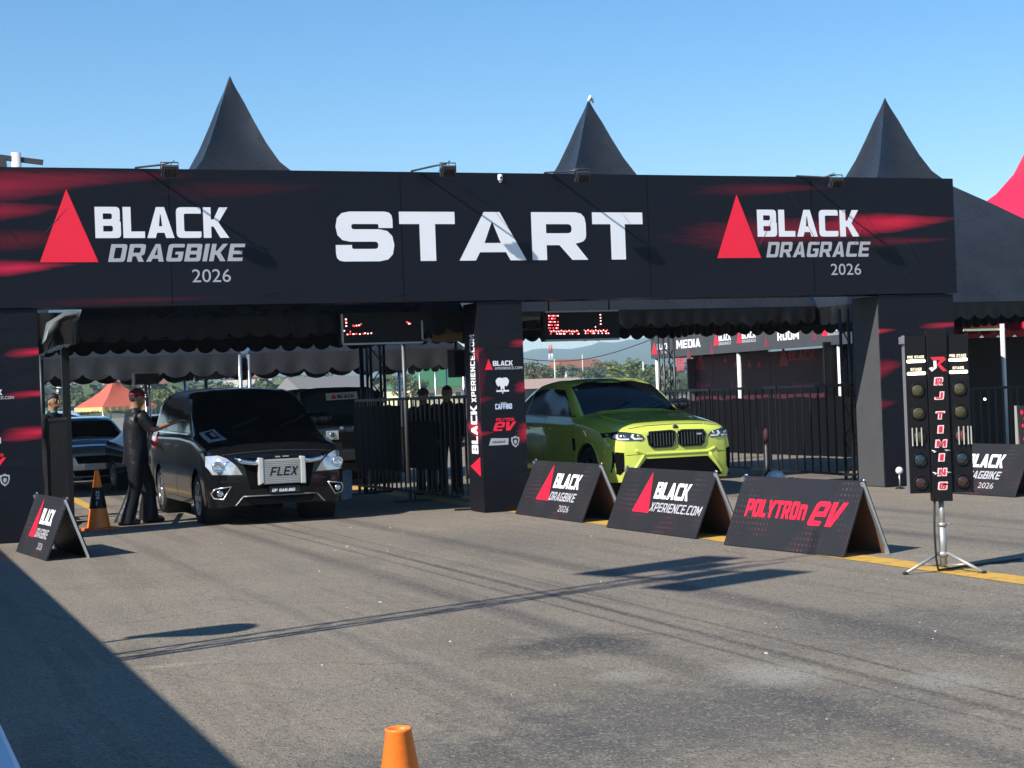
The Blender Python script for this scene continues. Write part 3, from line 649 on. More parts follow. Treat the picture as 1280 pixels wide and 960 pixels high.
# ------------------------------------------------------------------ A-frame boards
def aframe_print():
    m, nt, p = new_mat('board_print'); co = objco(nt)
    n = noise(nt, co, 3, 4); col = mixc(nt, n, (.013, .0135, .016), (.023, .0235, .027))
    s = nd(nt, 'ShaderNodeSeparateXYZ'); nt.links.new(co, s.inputs[0])
    Y, Z = s.outputs[1], s.outputs[2]
    fy = mth(nt, 'SUBTRACT', mth(nt, 'FRACT', mth(nt, 'MULTIPLY', Y, 17.0)), .5)
    row = mth(nt, 'MULTIPLY', Z, 19.0)
    fz = mth(nt, 'SUBTRACT', mth(nt, 'FRACT', row), .5)
    d = mth(nt, 'ADD', mth(nt, 'ABSOLUTE', fy), mth(nt, 'ABSOLUTE', fz))
    f = ramp(nt, d, .20, .28, (1, 1, 1), (0, 0, 0))
    f = mth(nt, 'MULTIPLY', f, ramp(nt, noise(nt, co, 1.7, 3), .56, .70))
    rc = mixc(nt, ramp(nt, Z, .2, .5), (.42, .03, .05), (.16, .12, .13))
    col = mixc(nt, mth(nt, 'MULTIPLY', f, .45), col, rc)
    nt.links.new(col, p.inputs['Base Color']); p.inputs['Roughness'].default_value = .5; p.inputs['Specular IOR Level'].default_value = .3
    bump(nt, p, noise(nt, co, 5, 4), .12, .02); return m
AFP = aframe_print()
def aframe(label, p_far, p_near, p_back, ridge, kind, group='A-frame boards set on the lane edges', back=WOOD, rz=0):
    """two boards hinged at the ridge; the printed board faces -X, its long side runs along the lane"""
    y0, y1 = p_far[1], p_near[1]; L = y0-y1; xa = (p_far[0]+p_near[0])/2; xb = p_back
    yc = (y0+y1)/2; lean = math.atan2(p_near[0]-p_far[0], L)
    t = thing('a_frame_board', label, 'sign board', (xa, yc, 0), rz or lean, group)
    xr = (xb-xa)*.52; th = .022
    up = Vector((xr, 0, ridge)); ul = up.length; u = up/ul; nrm = Vector((-u.z, 0, u.x))
    b = MB(); b.prism([(-L/2, 0), (L/2, 0), (L/2, ul), (-L/2, ul)], (0, 0, .008), (0, -1, 0), u, -nrm*th); part(t, 'printed_board', b, AFP, bevel=.004)
    w2 = Vector((xr-(xb-xa), 0, ridge)); w = w2.normalized(); n2 = Vector((w.z, 0, -w.x))
    b = MB(); b.prism([(-L/2, 0), (L/2, 0), (L/2, ul*.96), (-L/2, ul*.96)], (xb-xa, 0, .008), (0, -1, 0), w, -n2*.02); part(t, 'back_board', b, back)
    for s in (-1, 1): part(t, 'frame', MB().bar(Vector((xb-xa, s*(L/2-.01), .012))-n2*.03, Vector((xb-xa, s*(L/2-.01), .012))+w*ul*.98-n2*.03, .035, .025), ALU)
    b = MB()
    for s in (-1, 1): b.tube([(xr, s*(L/2-.05), ridge+.018), (xr, s*(L/2+.0), ridge+.012)], .011, 8)
    part(t, 'hinge', b, CHROME)
    o0 = Vector((0, 0, .008))+nrm*.003; ex_ = Vector((0, -1, 0))
    def O(fu, fv): return o0+ex_*(-L/2+fu*L)+u*(fv*ul)
    if kind in ('bike', 'race', 'xp'):
        part(t, 'emblem', tri(O(.24, .30), ex_, u, L*.19, ul*.64), REDP)
        part(t, 'lettering', text('BLACK', O(.43, .53), ex_, u, ul*.26, L*.37, W=.78, t=.26, b=.21, sp=.07), WHITEP)
        if kind == 'xp': part(t, 'lettering', text('XPERIENCE.COM', O(.43, .33), ex_, u, ul*.14, L*.54, shear=.18, t=.19, b=.16, sp=.14), GREYP)
        else:
            part(t, 'lettering', text('DRAGBIKE', O(.43, .31), ex_, u, ul*.15, L*.37, shear=.18, t=.2, b=.17, sp=.13), GREYP)
            part(t, 'lettering', plain('2026', O(.62, .13), ex_, u, ul*.115, L*.15), GREYP)
    if kind == 'ev':
        part(t, 'lettering', text('POLYTRO', O(.11, .43), ex_, u, ul*.245, L*.445, t=.25, b=.21, sp=.09), REDP)
        part(t, 'lettering', text('n', O(.565, .43), ex_, u, ul*.21, L*.058, W=.85, t=.29, b=.24), REDP)
        b = MB(); ev_mark(b, O(.65, .37), ex_, u, L*.27, ul*.33); part(t, 'lettering', b, REDP)
    return t
aframe('BLACK DRAGBIKE 2026 board nearest the middle pillar, leftmost of three on the yellow line', (.23, -.55), (.27, -2.70), .86, .70, 'bike')
aframe('BLACK XPERIENCE.COM board standing between two others on the yellow line', (.20, -3.60), (.27, -5.74), .82, .69, 'xp')
aframe('POLYTRON EV board in red lettering, beside the light tree on the yellow line', (.17, -6.56), (.38, -8.48), .83, .68, 'ev')
aframe('steeply foreshortened BLACK DRAGBIKE board standing at the foot of the left pillar', (-6.30, -1.42), (-6.12, -3.0), -5.72, .65, 'bike', back=BLACKV)
aframe('BLACK DRAGBIKE board half hidden behind the light tree, right of the right pillar', (6.17, -1.15), (6.22, -3.30), 6.80, .68, 'bike')
q = pX(1254, 508, 8.2)
def red_board():
    t = thing('a_frame_board', 'upright board with red diamond pattern at the right edge, behind another board', 'sign board', (q.x, q.y, 0), R(0), 'A-frame boards set on the lane edges')
    h = q.z; L = 1.4
    b = MB().prism([(0, 0), (L, 0), (L, h), (0, h)], (.30, 0, 0), (0, -1, 0), (-.05, 0, 1), (.03, 0, 0)); part(t, 'printed_board', b, AFP)
    b = MB().box((.275, .03, h/2), (.06, .06, h)); part(t, 'frame', b, mat('weathered_grey_frame', (.28, .27, .25), .7))
    b = MB()
    for r_ in range(5):
        for c_ in range(7):
            if c_*.12 > .9-r_*.02: continue
            y = -.12-c_*.12-(r_ % 2)*.06; z = h-.10-r_*.10; k = .040-.004*r_
            b.flat([[(-k, 0), (0, -k), (k, 0), (0, k)]], (.296-.05*z/1.0, y, z), (0, -1, 0), (0, 0, 1))
    o = part(t, 'diamond_pattern', b, REDP); o['kind'] = 'stuff'
    part(t, 'emblem', tri((.235, -.42, .10), (0, -1, 0), (-.05, 0, 1), .5, .62), REDP)
    b = MB().bar((.35, -.1, 0.02), (.36, -.1, h), .03); b.bar((.75, -.1, .02), (.36, -.1, h-.05), .03); b.bar((.75, -1.3, .02), (.36, -1.3, h-.05), .03); part(t, 'leg', b, DARKM)
red_board()

# ------------------------------------------------------------------ starting light tree on a tripod
tx, ty = .40, -10.0
t = thing('starting_light_tree', 'black drag starting light tree lettered RJ TIMING on a steel tripod', 'start lights', (tx, ty, 0), R(-24))
TB = mat('tree_black', (.006, .006, .007), .5, spec=.2)
for sx_ in (-1, 1):
    cx = sx_*.172
    b = MB().box((cx, .005, 1.31), (.172, .10, 1.30)); P = part(t, 'light_board', b, TB, bevel=.004)
    b = MB().box((cx-.088 if sx_ < 0 else cx+.088, .02, 1.31), (.008, .10, 1.32)); part(P, 'edge_trim', b, mat('sunlit_edge', (.17, .175, .18), .6) if sx_ < 0 else DARKM)  # sunlight on the left edge is painted in as a lighter grey
    zs = [pY(1170, y, ty).z for y in (450.7, 466)]
    for k, z in enumerate(zs):
        b = MB().box((cx, -.052, z), (.150, .02, .024)); part(t, 'lit_bar', b, BAR_EMIT, bevel=.008)
        part(t, 'lettering', text('PRE STAGE' if k == 0 else 'STAGE', (cx-.068 if k == 0 else cx-.046, -.0475, z+.024), ex, ez, .022, .136 if k == 0 else .092, t=.22, sp=.16), mat('glowing_print', (.8, .70, .50), .5, emit=.4))  # lettering given a faint glow of its own beside the lit bars
    for k, y in enumerate((486.5, 515, 545, 573.7, 602.4)):
        z = pY(1170, y, ty).z
        cc = [(.065, .056, .022), (.058, .05, .022), (.065, .058, .03), (.016, .03, .034), (.036, .014, .014)][k]
        if k == 2 and sx_ > 0: cc = (.14, .04, .035)
        b = MB().lathe([(.0, .062), (.024, .058), (.042, .052), (.050, .046)], 20, axis='y')
        b.xf(Matrix.Scale(-1, 4, (0, 1, 0))); b.xf(Matrix.Translation((cx, .0, z))); 
        L_ = part(t, 'lamp', b, mat('lamp_lens_%d_%s' % (k, 'r' if cc[1] == .04 else 'a'), cc, .25, var=.25, scale=60, coat=.6))
        b = MB().lathe([(.051, -.044), (.058, -.044), (.058, -.060), (.051, -.060), (.051, -.044)], 20, axis='y'); b.xf(Matrix.Translation((cx, 0, z))); part(L_, 'bezel', b, TB)
        if k == 2:
            b = MB()
            for dx in ((-.055, -.02, .02) if sx_ < 0 else (-.02, .02, .055, .08)): b.box((cx+dx, -.066, z), (.009, .006, .15))
            part(t, 'guard_strip', b, mat('worn_silver_tape', (.42, .41, .36), .5, var=.3))
b = MB().box((0, -.02, 1.30), (.165, .10, 1.42)); part(t, 'spine', b, TB, bevel=.004)
yy = -.0725
REDL = mat('red_outlined_letter', (.55, .02, .04), .5)
zz = [pY(1172, y, ty).z for y in (476.6, 494.5, 519, 536.5, 554.2, 571.4, 589.7, 606.9)]
for ch, z in zip('RJTIMING', zz):
    g_ = .052; w_ = {'I': .03, 'M': .075}.get(ch, .056)
    part(t, 'lettering', text(ch, (-w_/2-.012, yy-.001, z-g_/2-.008), ex, ez, g_+.016, w_+.022, t=.32, b=.26, shear=.12, W=.74), mat('pink_white_print', (.78, .55, .56), .5))
    part(t, 'lettering', text(ch, (-w_/2, yy-.0035, z-g_/2), ex, ez, g_, w_, t=.22, b=.17, shear=.12), REDL)
z = pY(1172, 454.5, ty).z
b = MB().flat([[(-.06, .055), (.055, .055), (.07, .03), (.02, -.005), (.075, -.065), (.04, -.065), (-.01, -.01), (.02, .028), (-.04, .028)]], (0, yy-.002, z), ex, ez); part(t, 'emblem', b, REDL)
b = MB().flat([[(-.035, .03), (-.01, .03), (-.01, -.03), (-.05, -.06), (-.075, -.03), (-.05, -.02), (-.035, -.03)]], (0, yy-.0045, z-.006), ex, ez); part(t, 'emblem', b, WHITEP)
for z_ in (zz[5]+.05, zz[6]-.01):
    part(t, 'cable_tie', MB().tube([(-.075, yy-.004, z_+.01), (-.04, yy-.01, z_), (-.06, yy-.004, z_-.008)], .004, 5).tube([(.075, yy-.004, z_+.004), (.03, yy-.01, z_+.01), (.05, yy-.004, z_-.006)], .004, 5), WHITEM)
part(t, 'cap_box', MB().box((-.25, .02, 1.93), (.07, .12, .06)), mat('grey_box', (.16, .16, .17), .6))
b = MB().tube([(0, 0, .05), (0, 0, .40)], .030, 12).tube([(0, 0, .36), (0, 0, .62)], .022, 12); part(t, 'pole', b, mat('dull_tripod_steel', (.36, .355, .34), .5, metal=.5, var=.3))
b = MB().tube([(0, 0, .38), (0, 0, .41)], .038, 12).tube([(0, 0, .13), (0, 0, .17)], .042, 12).tube([(.03, 0, .395), (.075, 0, .395)], .008, 6); part(t, 'collar', b, mat('dull_tripod_steel', (.36, .355, .34), .5, metal=.5, var=.3))
for a in (200, 320, 80):
    c_, s_ = math.cos(R(a)), math.sin(R(a))
    b = MB().tube([(c_*.035, s_*.035, .16), (c_*.36, s_*.36, .012)], .014, 8).tube([(c_*.03, s_*.03, .055), (c_*.22, s_*.22, .075)], .009, 6)
    L_ = part(t, 'leg', b, mat('dull_tripod_steel', (.36, .355, .34), .5, metal=.5, var=.3)); part(L_, 'foot', MB().ball((c_*.36, s_*.36, .014), (.024, .024, .014), 8, 6), RUB)
part(t, 'cable', MB().tube([(-.06, -.03, .61), (-.075, -.05, .35), (-.07, -.05, .12), (-.05, -.02, .02), (.2, .25, .012), (.8, .7, .012)], .009, 6), RUB)

# ------------------------------------------------------------------ LED score boards hung under the gantry
def led(label, ax, bx, py_l, py_r, Y, dots, frame_sides, wcol):
    a, c = pY(ax, py_l, Y), pY(bx, py_r, Y); x0, x1 = a.x, c.x; z0, z1 = c.z, a.z
    t = thing('led_board', label, 'score board', ((x0+x1)/2, Y, z0), 0)
    w, h = x1-x0, z1-z0
    part(t, 'cabinet', MB().box((0, .07, h/2), (w, .12, h)), mat('led_cabinet', (.006, .005, .006), .4, spec=.15))
    b = MB()
    if 'b' in frame_sides: b.box((0, -.005, .012), (w-.02, .05, .024))
    if 't' in frame_sides: b.box((0, -.005, h-.012), (w-.04, .05, .022))
    if 'l' in frame_sides: b.box((-w/2+.014, -.004, h*.52), (.026, .045, h*.9))
    if 'r' in frame_sides: b.box((w/2-.014, -.004, h*.42), (.02, .045, h*.6))
    part(t, 'frame', b, mat('dull_aluminium', (.30, .30, .31), .5, metal=.5))
    for nm, m in (('r', RED_EMIT), ('p', PINK_EMIT)):
        b = MB()
        for px, py, wd, k in dots:
            if k == nm: q_ = pY(px, py, Y); b.box((q_.x-t.location.x, .004, q_.z-t.location.z), (wd*.0105, .008, .016))
        o = part(t, 'led_dots', b, m); o['kind'] = 'stuff'
    b = MB()
    for s in (-1, 1): b.tube([(s*w*.4, .08, h), (s*w*.4, .08, 2.93-z0)], .012, 6)
    part(t, 'hanger', b, DARKM); return t
d1 = [(432.5, 399, 2, 'p'), (433, 403.5, 2, 'p'), (433, 407.5, 2, 'p'), (432.5, 401, 1, 'r'), (430.5, 413.5, 1.5, 'p')]
d1 += [(441.5+k*1.6, 407+.6*(k % 2), 1.3, 'r') for k in range(3)] + [(446, 407, 1.2, 'p'), (449, 406.6, 2, 'p'), (451.5, 405, 1, 'r')]
d1 += [(434.5, 418, 1.6, 'p'), (438, 417.5, 1.2, 'r'), (442, 417.6, 2.5, 'p'), (445.5, 417.2, 1.8, 'r'), (450, 417.6, 1.8, 'p'), (454.5, 417, 1.4, 'r'), (456.5, 416.5, 1.8, 'p'), (460, 417, 1.5, 'p'), (464.3, 416.5, 1.5, 'p'), (438, 414.5, 1.4, 'r'), (511.5, 404.5, 2.4, 'p'), (510, 403, 1.2, 'r'), (513, 404.5, 1.4, 'r'), (508.6, 402.5, 1, 'r')]
led('wide LED score board hanging over the van, a few red characters lit at its left', 425.5, 529, 391.5, 429, .72, d1, 'blr', 0)
d2 = []
for r_, y in enumerate((394.7, 398.2, 402.3, 406.3, 410)):
    for k in range(7):
        if (r_, k) in ((1, 1), (1, 5), (1, 6), (4, 2), (4, 4), (2, 5), (3, 3)): continue
        d2.append((686.2+k*1.9, y, 1.5, 'r' if (r_+k) % 3 else 'p'))
for k in range(23): d2.append((687.5+k*1.6, 413.6+(.8 if k % 3 else -.4), 1.2, 'p' if k % 2 else 'r'))
for k in range(19): d2.append((730.5+k*1.6, 413.2+(.8 if k % 3 else -.6), 1.2, 'p' if k % 2 else 'r'))
for k in (0, 5, 7, 8, 10, 11, 15, 17, 21, 22): d2.append((688.5+k*1.6, 417.2, 1.3, 'p' if k % 3 else 'r'))
for k in (1, 3, 6, 7, 8, 11, 14, 17, 18, 19): d2.append((730.5+k*1.6, 416.6, 1.3, 'p' if k % 3 else 'r'))
d2 += [(750.5, 393.5, 1.6, 'p'), (750.8, 397.2, 1.6, 'p'), (751, 401, 1.6, 'p'), (751, 405, 1.8, 'p'), (744.5, 408.6, 1.2, 'p')]
led('LED score board right of the middle pillar with a block of red characters', 679, 775, 389, 424.5, .72, d2, 'tb', 0)

# ------------------------------------------------------------------ steel bar fences
def fence(label, p0, p1, h=1.56, nb=20, dark_backing=None, group='black steel bar fences between the lanes'):
    p0, p1 = Vector((*p0, 0)), Vector((*p1, 0)); d = p1-p0; L = d.length
    t = thing('bar_fence', label, 'fence', p0, math.atan2(d.y, d.x), group)
    part(t, 'rail', MB().box((L/2, 0, h), (L, .04, .045)), DARKM); part(t, 'rail', MB().box((L/2, 0, .16), (L, .035, .04)), DARKM)
    bm_ = None
    for i in range(nb):
        x = .03+(L-.06)*i/(nb-1)
        if bm_ is None: bm_ = MB().box((0, 0, (h+.16)/2), (.03, .022, h-.2)).mesh('bar', DARKM)
        o = piece(t, 'bar', bm_); o.location = (x, 0, 0)
    for x in (.05, L-.05):
        part(t, 'foot', MB().box((x, 0, .012), (.05, .55, .024)).box((x, 0, .08), (.04, .04, .14)), DARKM)
    if dark_backing:  # dark sheet added behind the bars in place of shade and dark vehicles
        z0, z1, x0, x1 = dark_backing; b = MB(); vs, fs = [], []; N = 24
        for i in range(N+1):
            x = x0*L+(x1-x0)*L*i/N
            for j, z in enumerate((z0, (z0+z1)/2, z1)): vs.append((x, -.035-.012*math.sin(i*1.9+j), z+.01*math.sin(i*2.3)*(j == 0)))
        for i in range(N): fs += [(i*3+j, (i+1)*3+j, (i+1)*3+j+1, i*3+j+1) for j in range(2)]
        b.add(vs, fs, True); b.add([v-Vector((0, .006, 0)) for v in b.v], [tuple(reversed(f)) for f in fs], True); part(t, 'dark_backing', b, CLOTHB)
    return t
fence('black bar fence between the van and the middle pillar, far panel under the truss column', (-.02, 6.2), (.08, 3.55), 1.60, 13, (.47, 1.5, .0, .9))
fence('black bar fence panel touching the middle pillar, ground showing below', (.09, 3.45), (.12, .75), 1.60, 13, (.52, 1.25, .0, .5))
fence('black bar fence beside the bonnet of the green car, farthest panel by the booth', (7.15, 8.9), (6.75, 6.2), 1.56, 11, None)
fence('middle black bar fence panel between the green car and the right pillar', (6.73, 6.1), (6.55, 3.4), 1.56, 11, None)
fence('black bar fence panel ending at the right pillar with its truss column', (6.54, 3.3), (6.45, .9), 1.56, 10, None)
fence('black bar fence crossing behind the light tree, right of the right pillar', (8.3, 1.2), (10.9, .9), 1.42, 20, None)
fence('black gate leaf swung open beside the left pillar, seen nearly edge on', (-5.66, 1.0), (-5.16, 3.3), 1.50, 14, None)

# ------------------------------------------------------------------ vehicles
def pchip(xs, ys, x):
    xs, ys = np.asarray(xs, float), np.asarray(ys, float); h = np.diff(xs); d = (np.diff(ys, axis=0).T/h).T
    m = np.zeros_like(ys); m[0], m[-1] = d[0], d[-1]
    for i in range(1, len(xs)-1):
        a, c = d[i-1], d[i]; w1, w2 = 2*h[i]+h[i-1], h[i]+2*h[i-1]
        with np.errstate(divide='ignore', invalid='ignore'): mm = (w1+w2)/(w1/a+w2/c)
        m[i] = np.where(a*c > 0, mm, 0)
    i = min(max(np.searchsorted(xs, x)-1, 0), len(xs)-2); t = (x-xs[i])/h[i]
    return (2*t**3-3*t**2+1)*ys[i]+(t**3-2*t**2+t)*h[i]*m[i]+(-2*t**3+3*t**2)*ys[i+1]+(t**3-t**2)*h[i]*m[i+1]
def catmull(pts, n):
    P = [2*pts[0]-pts[1]]+list(pts)+[2*pts[-1]-pts[-2]]; out = []
    for i in range(1, len(P)-2):
        for k in range(n):
            t = k/n; a, b_, c, d = P[i-1], P[i], P[i+1], P[i+2]
            out.append(.5*((2*b_)+(-a+c)*t+(2*a-5*b_+4*c-d)*t*t+(-a+3*b_-3*c+d)*t**3))
    out.append(P[-2]); return out
class Car:
    """body lofted through cross-sections; y runs from the nose (0) to the tail; every section is half of one, bottom to roof centre"""
    def __init__(s, st, axles, wr, arch, n=5):
        s.axles, s.wr = axles, wr; ys = [a for a, _ in st]; ps = np.array([p for _, p in st], float); y0, y1 = ys[0], ys[-1]; s.len = y1
        Y = set(np.linspace(y0, y1, 110)) | {y0+.012, y0+.03, y0+.06, y0+.1, y1-.03, y1-.07}
        for a in axles: Y |= set(a+arch*math.cos(t) for t in np.linspace(0, math.pi, 19))
        Y = sorted(Y); rows = []
        for y in Y:
            sec = catmull([p for p in pchip(ys, ps, y)], n); sec = [np.array(p) for p in sec]
            za = -1
            for a in axles:
                if abs(y-a) < arch: za = max(za, wr+math.sqrt(max(0, arch*arch-(y-a)**2)))
            if za > sec[0][1]:
                k = next((i for i in range(1, len(sec)) if sec[i][1] > za), len(sec)-1)
                f = (za-sec[k-1][1])/max(1e-6, sec[k][1]-sec[k-1][1]); c = sec[k-1]+(sec[k]-sec[k-1])*min(1, max(0, f))
                for i in range(k): sec[i] = c
            rows.append(sec)
        m = len(rows[0]); vs, fs = [], []
        for y, sec in zip(Y, rows):
            vs += [(-p[0], y, p[1]) for p in sec] + [(p[0], y, p[1]) for p in reversed(sec[:-1])]
        w = 2*m-1
        for i in range(len(Y)-1):
            for j in range(w-1): fs.append((i*w+j, i*w+j+1, (i+1)*w+j+1, (i+1)*w+j))
        for base, rev in ((0, False), ((len(Y)-1)*w, True)):
            for j in range(m-1):
                q_ = (base+j, base+w-1-j, base+w-2-j, base+j+1)
                fs.append(tuple(reversed(q_)) if rev else q_)
        me = bpy.data.meshes.new('body'); me.from_pydata(vs, [], fs)
        bm = bmesh.new(); bm.from_mesh(me); bmesh.ops.remove_doubles(bm, verts=bm.verts, dist=.0008); bmesh.ops.dissolve_degenerate(bm, dist=.0005, edges=bm.edges)
        bmesh.ops.recalc_face_normals(bm, faces=bm.faces)
        for f in bm.faces: f.smooth = True
        for e in bm.edges:
            if len(e.link_faces) == 2 and e.calc_face_angle(0) > R(38): e.smooth = False
        s.bvh = BVHTree.FromBMesh(bm); bm.to_mesh(me); bm.free(); s.me = me
    def patch(s, poly, axis, off=.006, grid=.06, skirt=.012, side=1):
        """a thin shell laid over the body: polygon in (y, z) for the sides or (x, z) for nose and tail, (x, y) for the top"""
        bm = bmesh.new()
        if axis == 'side': P = [Vector((0, a, c)) for a, c in poly]; cuts = (1, 2); dr = Vector((-side, 0, 0)); far = 3
        elif axis == 'top': P = [Vector((a, c, 0)) for a, c in poly]; cuts = (0, 1); dr = Vector((0, 0, -1)); far = 3
        else: P = [Vector((a, 0, c)) for a, c in poly]; cuts = (0, 2); dr = Vector((0, 1 if axis == 'front' else -1, 0)); far = 3
        f = bm.faces.new([bm.verts.new(p) for p in P]); bmesh.ops.triangulate(bm, faces=[f])
        for c in cuts:
            lo, hi = min(p[c] for p in P), max(p[c] for p in P); k = lo+grid
            while k < hi-.2*grid:
                co, no = Vector((0, 0, 0)), Vector((0, 0, 0)); co[c] = k; no[c] = 1
                bmesh.ops.bisect_plane(bm, geom=bm.verts[:]+bm.edges[:]+bm.faces[:], dist=1e-5, plane_co=co, plane_no=no); k += grid
        bad = []
        for v in bm.verts:
            o = v.co.copy()
            if axis == 'top': o.z = 3
            elif axis == 'front': o.y = -1.5
            elif axis == 'rear': o.y = s.len+1.5
            else: o.x = side*2
            h = s.bvh.ray_cast(o, dr, 8)
            if h[0] is None: bad.append(v); continue
            nn = h[1] if h[1].dot(dr) < 0 else -h[1]
            v.co = h[0]-dr*off*.5+nn*off*.5
        if bad: bmesh.ops.delete(bm, geom=bad, context='VERTS')
        if not bm.faces: bm.free(); return None
        bmesh.ops.recalc_face_normals(bm, faces=bm.faces)
        av = sum((f.normal*f.calc_area() for f in bm.faces), Vector()); 
        if av.dot(dr) > 0: bmesh.ops.reverse_faces(bm, faces=bm.faces)
        be = [e for e in bm.edges if e.is_boundary]
        ex_ = bmesh.ops.extrude_edge_only(bm, edges=be); nv = [v for v in ex_['geom'] if isinstance(v, bmesh.types.BMVert)]
        for v in nv: v.co += dr*skirt
        for f in bm.faces: f.smooth = True
        for e in bm.edges:
            if len(e.link_faces) == 2 and e.calc_face_angle(0) > R(40): e.smooth = False
        me = bpy.data.meshes.new('patch'); bm.to_mesh(me); bm.free(); return me
    def on(s, x, z):
        for k in range(40):
            h = s.bvh.ray_cast(Vector((x, -1.5, z)), Vector((0, 1, 0)), 8)
            if h[0] is not None: return h[0]
            z += .01; x *= .99
def mpart(par, name, me, m):
    if me is None: return None
    me.name = name; me.materials.clear(); me.materials.append(m); return link(name, me, par)
def wheel_meshes(r, w, rimm, spokes, rim_r):
    tyre = MB().lathe([(rim_r, -w/2+.015), (r-.045, -w/2), (r-.012, -w/2+.02), (r, -w/2+.05), (r, w/2-.05), (r-.012, w/2-.02), (r-.045, w/2), (rim_r, w/2-.015), (rim_r-.02, 0), (rim_r, -w/2+.015)], 36, axis='x')
    rim = MB().lathe([(rim_r+.004, -w/2+.012), (rim_r-.018, -w/2+.005), (rim_r-.03, -w/2+.03), (rim_r-.03, w/2-.03)], 36, axis='x')
    for k in range(spokes):
        a = 2*math.pi*k/spokes
        for da in (-.13, .13):
            rim.bar((-w/2+.02, math.cos(a+da*.5)*.05, math.sin(a+da*.5)*.05), (-w/2+.022, math.cos(a+da)*(rim_r-.015), math.sin(a+da)*(rim_r-.015)), .028, .03, up=(1, 0, 0))
    rim.lathe([(.0, -w/2+.0), (.055, -w/2+.004), (.06, -w/2+.03)], 16, axis='x')
    disc = MB().lathe([(.0, -w/2+.09), (rim_r-.05, -w/2+.09), (rim_r-.05, -w/2+.11), (0, -w/2+.11)], 24, axis='x')
    return tyre.mesh('tyre', RUB), rim.mesh('rim', rimm), disc.mesh('brake_disc', STEEL)
def car_common(t, car, paint, halfw, wr, ww, rimm, spokes=5, rim_r=None, seam_y=(), seam_z=(.3, 1.0), wells=True):
    body = mpart(t, 'body', car.me, paint)
    T, Rm, D = wheel_meshes(wr, ww, rimm, spokes, rim_r or wr*.66)
    for a in car.axles:
        for sd in (-1, 1):
            w = piece(t, 'wheel', T); w.location = (sd*(halfw-ww/2-.012), a, wr); w.rotation_euler = (0, 0, 0 if sd < 0 else math.pi)
            piece(w, 'rim', Rm); piece(w, 'brake_disc', D)
        for sd in (-1, 1): part(t, 'wheel_well', MB().lathe([(wr+.075, sd*(halfw-.05)), (wr+.075, sd*(halfw-.42)), (.0, sd*(halfw-.42))], 28, axis='x', c=(0, a, wr)), MATS['rubber'])
    part(t, 'underbody', MB().box((0, (car.axles[0]+car.axles[1])/2, .34), (halfw*1.62, car.len*.86, .16)), MATS['rubber'])
    return body
def seams(t, body, car, lines, m=None):
    for ln in lines:
        for sd in (-1, 1):
            for (a, c) in zip(ln[:-1], ln[1:]):
                a, c = Vector(a), Vector(c); d = (c-a).normalized()*1; nn = Vector((-d.y, d.x))*.004
                me = car.patch([tuple(a-nn), tuple(c-nn), tuple(c+nn), tuple(a+nn)], 'side', .0015, .08, .004, sd); mpart(body, 'panel_gap', me, m or RUB)
def mirror(t, x, y, z, sd, m, sz=(.20, .13, .17)):
    b = MB().ball((sd*(x+.08), y, z), (sz[0]*.62, sz[1]*.6, sz[2]*.55), 14, 10); b.bar((sd*(x-.06), y+.03, z-.07), (sd*(x+.06), y+.01, z-.04), .05, .04)
    P = part(t, 'wing_mirror', b, m); part(P, 'mirror_glass', MB().ball((sd*(x+.085), y+.055, z), (sz[0]*.5, .03, sz[2]*.43), 12, 8), CHROME); return P
def car_paint(name, c, flake=.0, rough=.22, var=.05, coat=1):
    m, nt, p = new_mat(name); co = objco(nt)
    n = noise(nt, co, 2.5, 5); col = mixc(nt, n, tuple(x*(1-var) for x in c), tuple(min(1, x*(1+var)) for x in c))
    s = nd(nt, 'ShaderNodeSeparateXYZ'); nt.links.new(co, s.inputs[0])
    dust = mth(nt, 'MULTIPLY', ramp(nt, noise(nt, co, 5, 6, .7), .42, .8), ramp(nt, s.outputs[2], .15, .75, (.030, .030, .030), (.001, .001, .001)))
    col = mixc(nt, dust, col, (.20, .17, .13))
    nt.links.new(col, p.inputs['Base Color']); nt.links.new(mth(nt, 'MULTIPLY_ADD', dust, .8, rough), p.inputs['Roughness'])
    p.inputs['Metallic'].default_value = flake; p.inputs['Specular IOR Level'].default_value = .15; p.inputs['Coat Weight'].default_value = coat; p.inputs['Coat Roughness'].default_value = .03
    MATS[name] = m; return m
TRIMB = mat('trim_black', (.012, .012, .013), .5, var=.2)
MESH = mat('black_mesh', (.0035, .0035, .004), .85, bmp=.5, bscale=60, spec=.06)
ALLOY = mat('alloy_rim', (.42, .43, .45), .3, metal=.8); DRIM = mat('dark_rim', (.05, .05, .055), .3, metal=.6)
REDLENS = mat('red_tail_lens', (.45, .01, .02), .15, var=.2, scale=15, coat=.8); WLENS = mat('clear_tail_lens', (.7, .62, .6), .15, var=.2, coat=.8)
def low(a, zb, w): return [(a[0], zb), (a[1], .45), (a[2], w)]
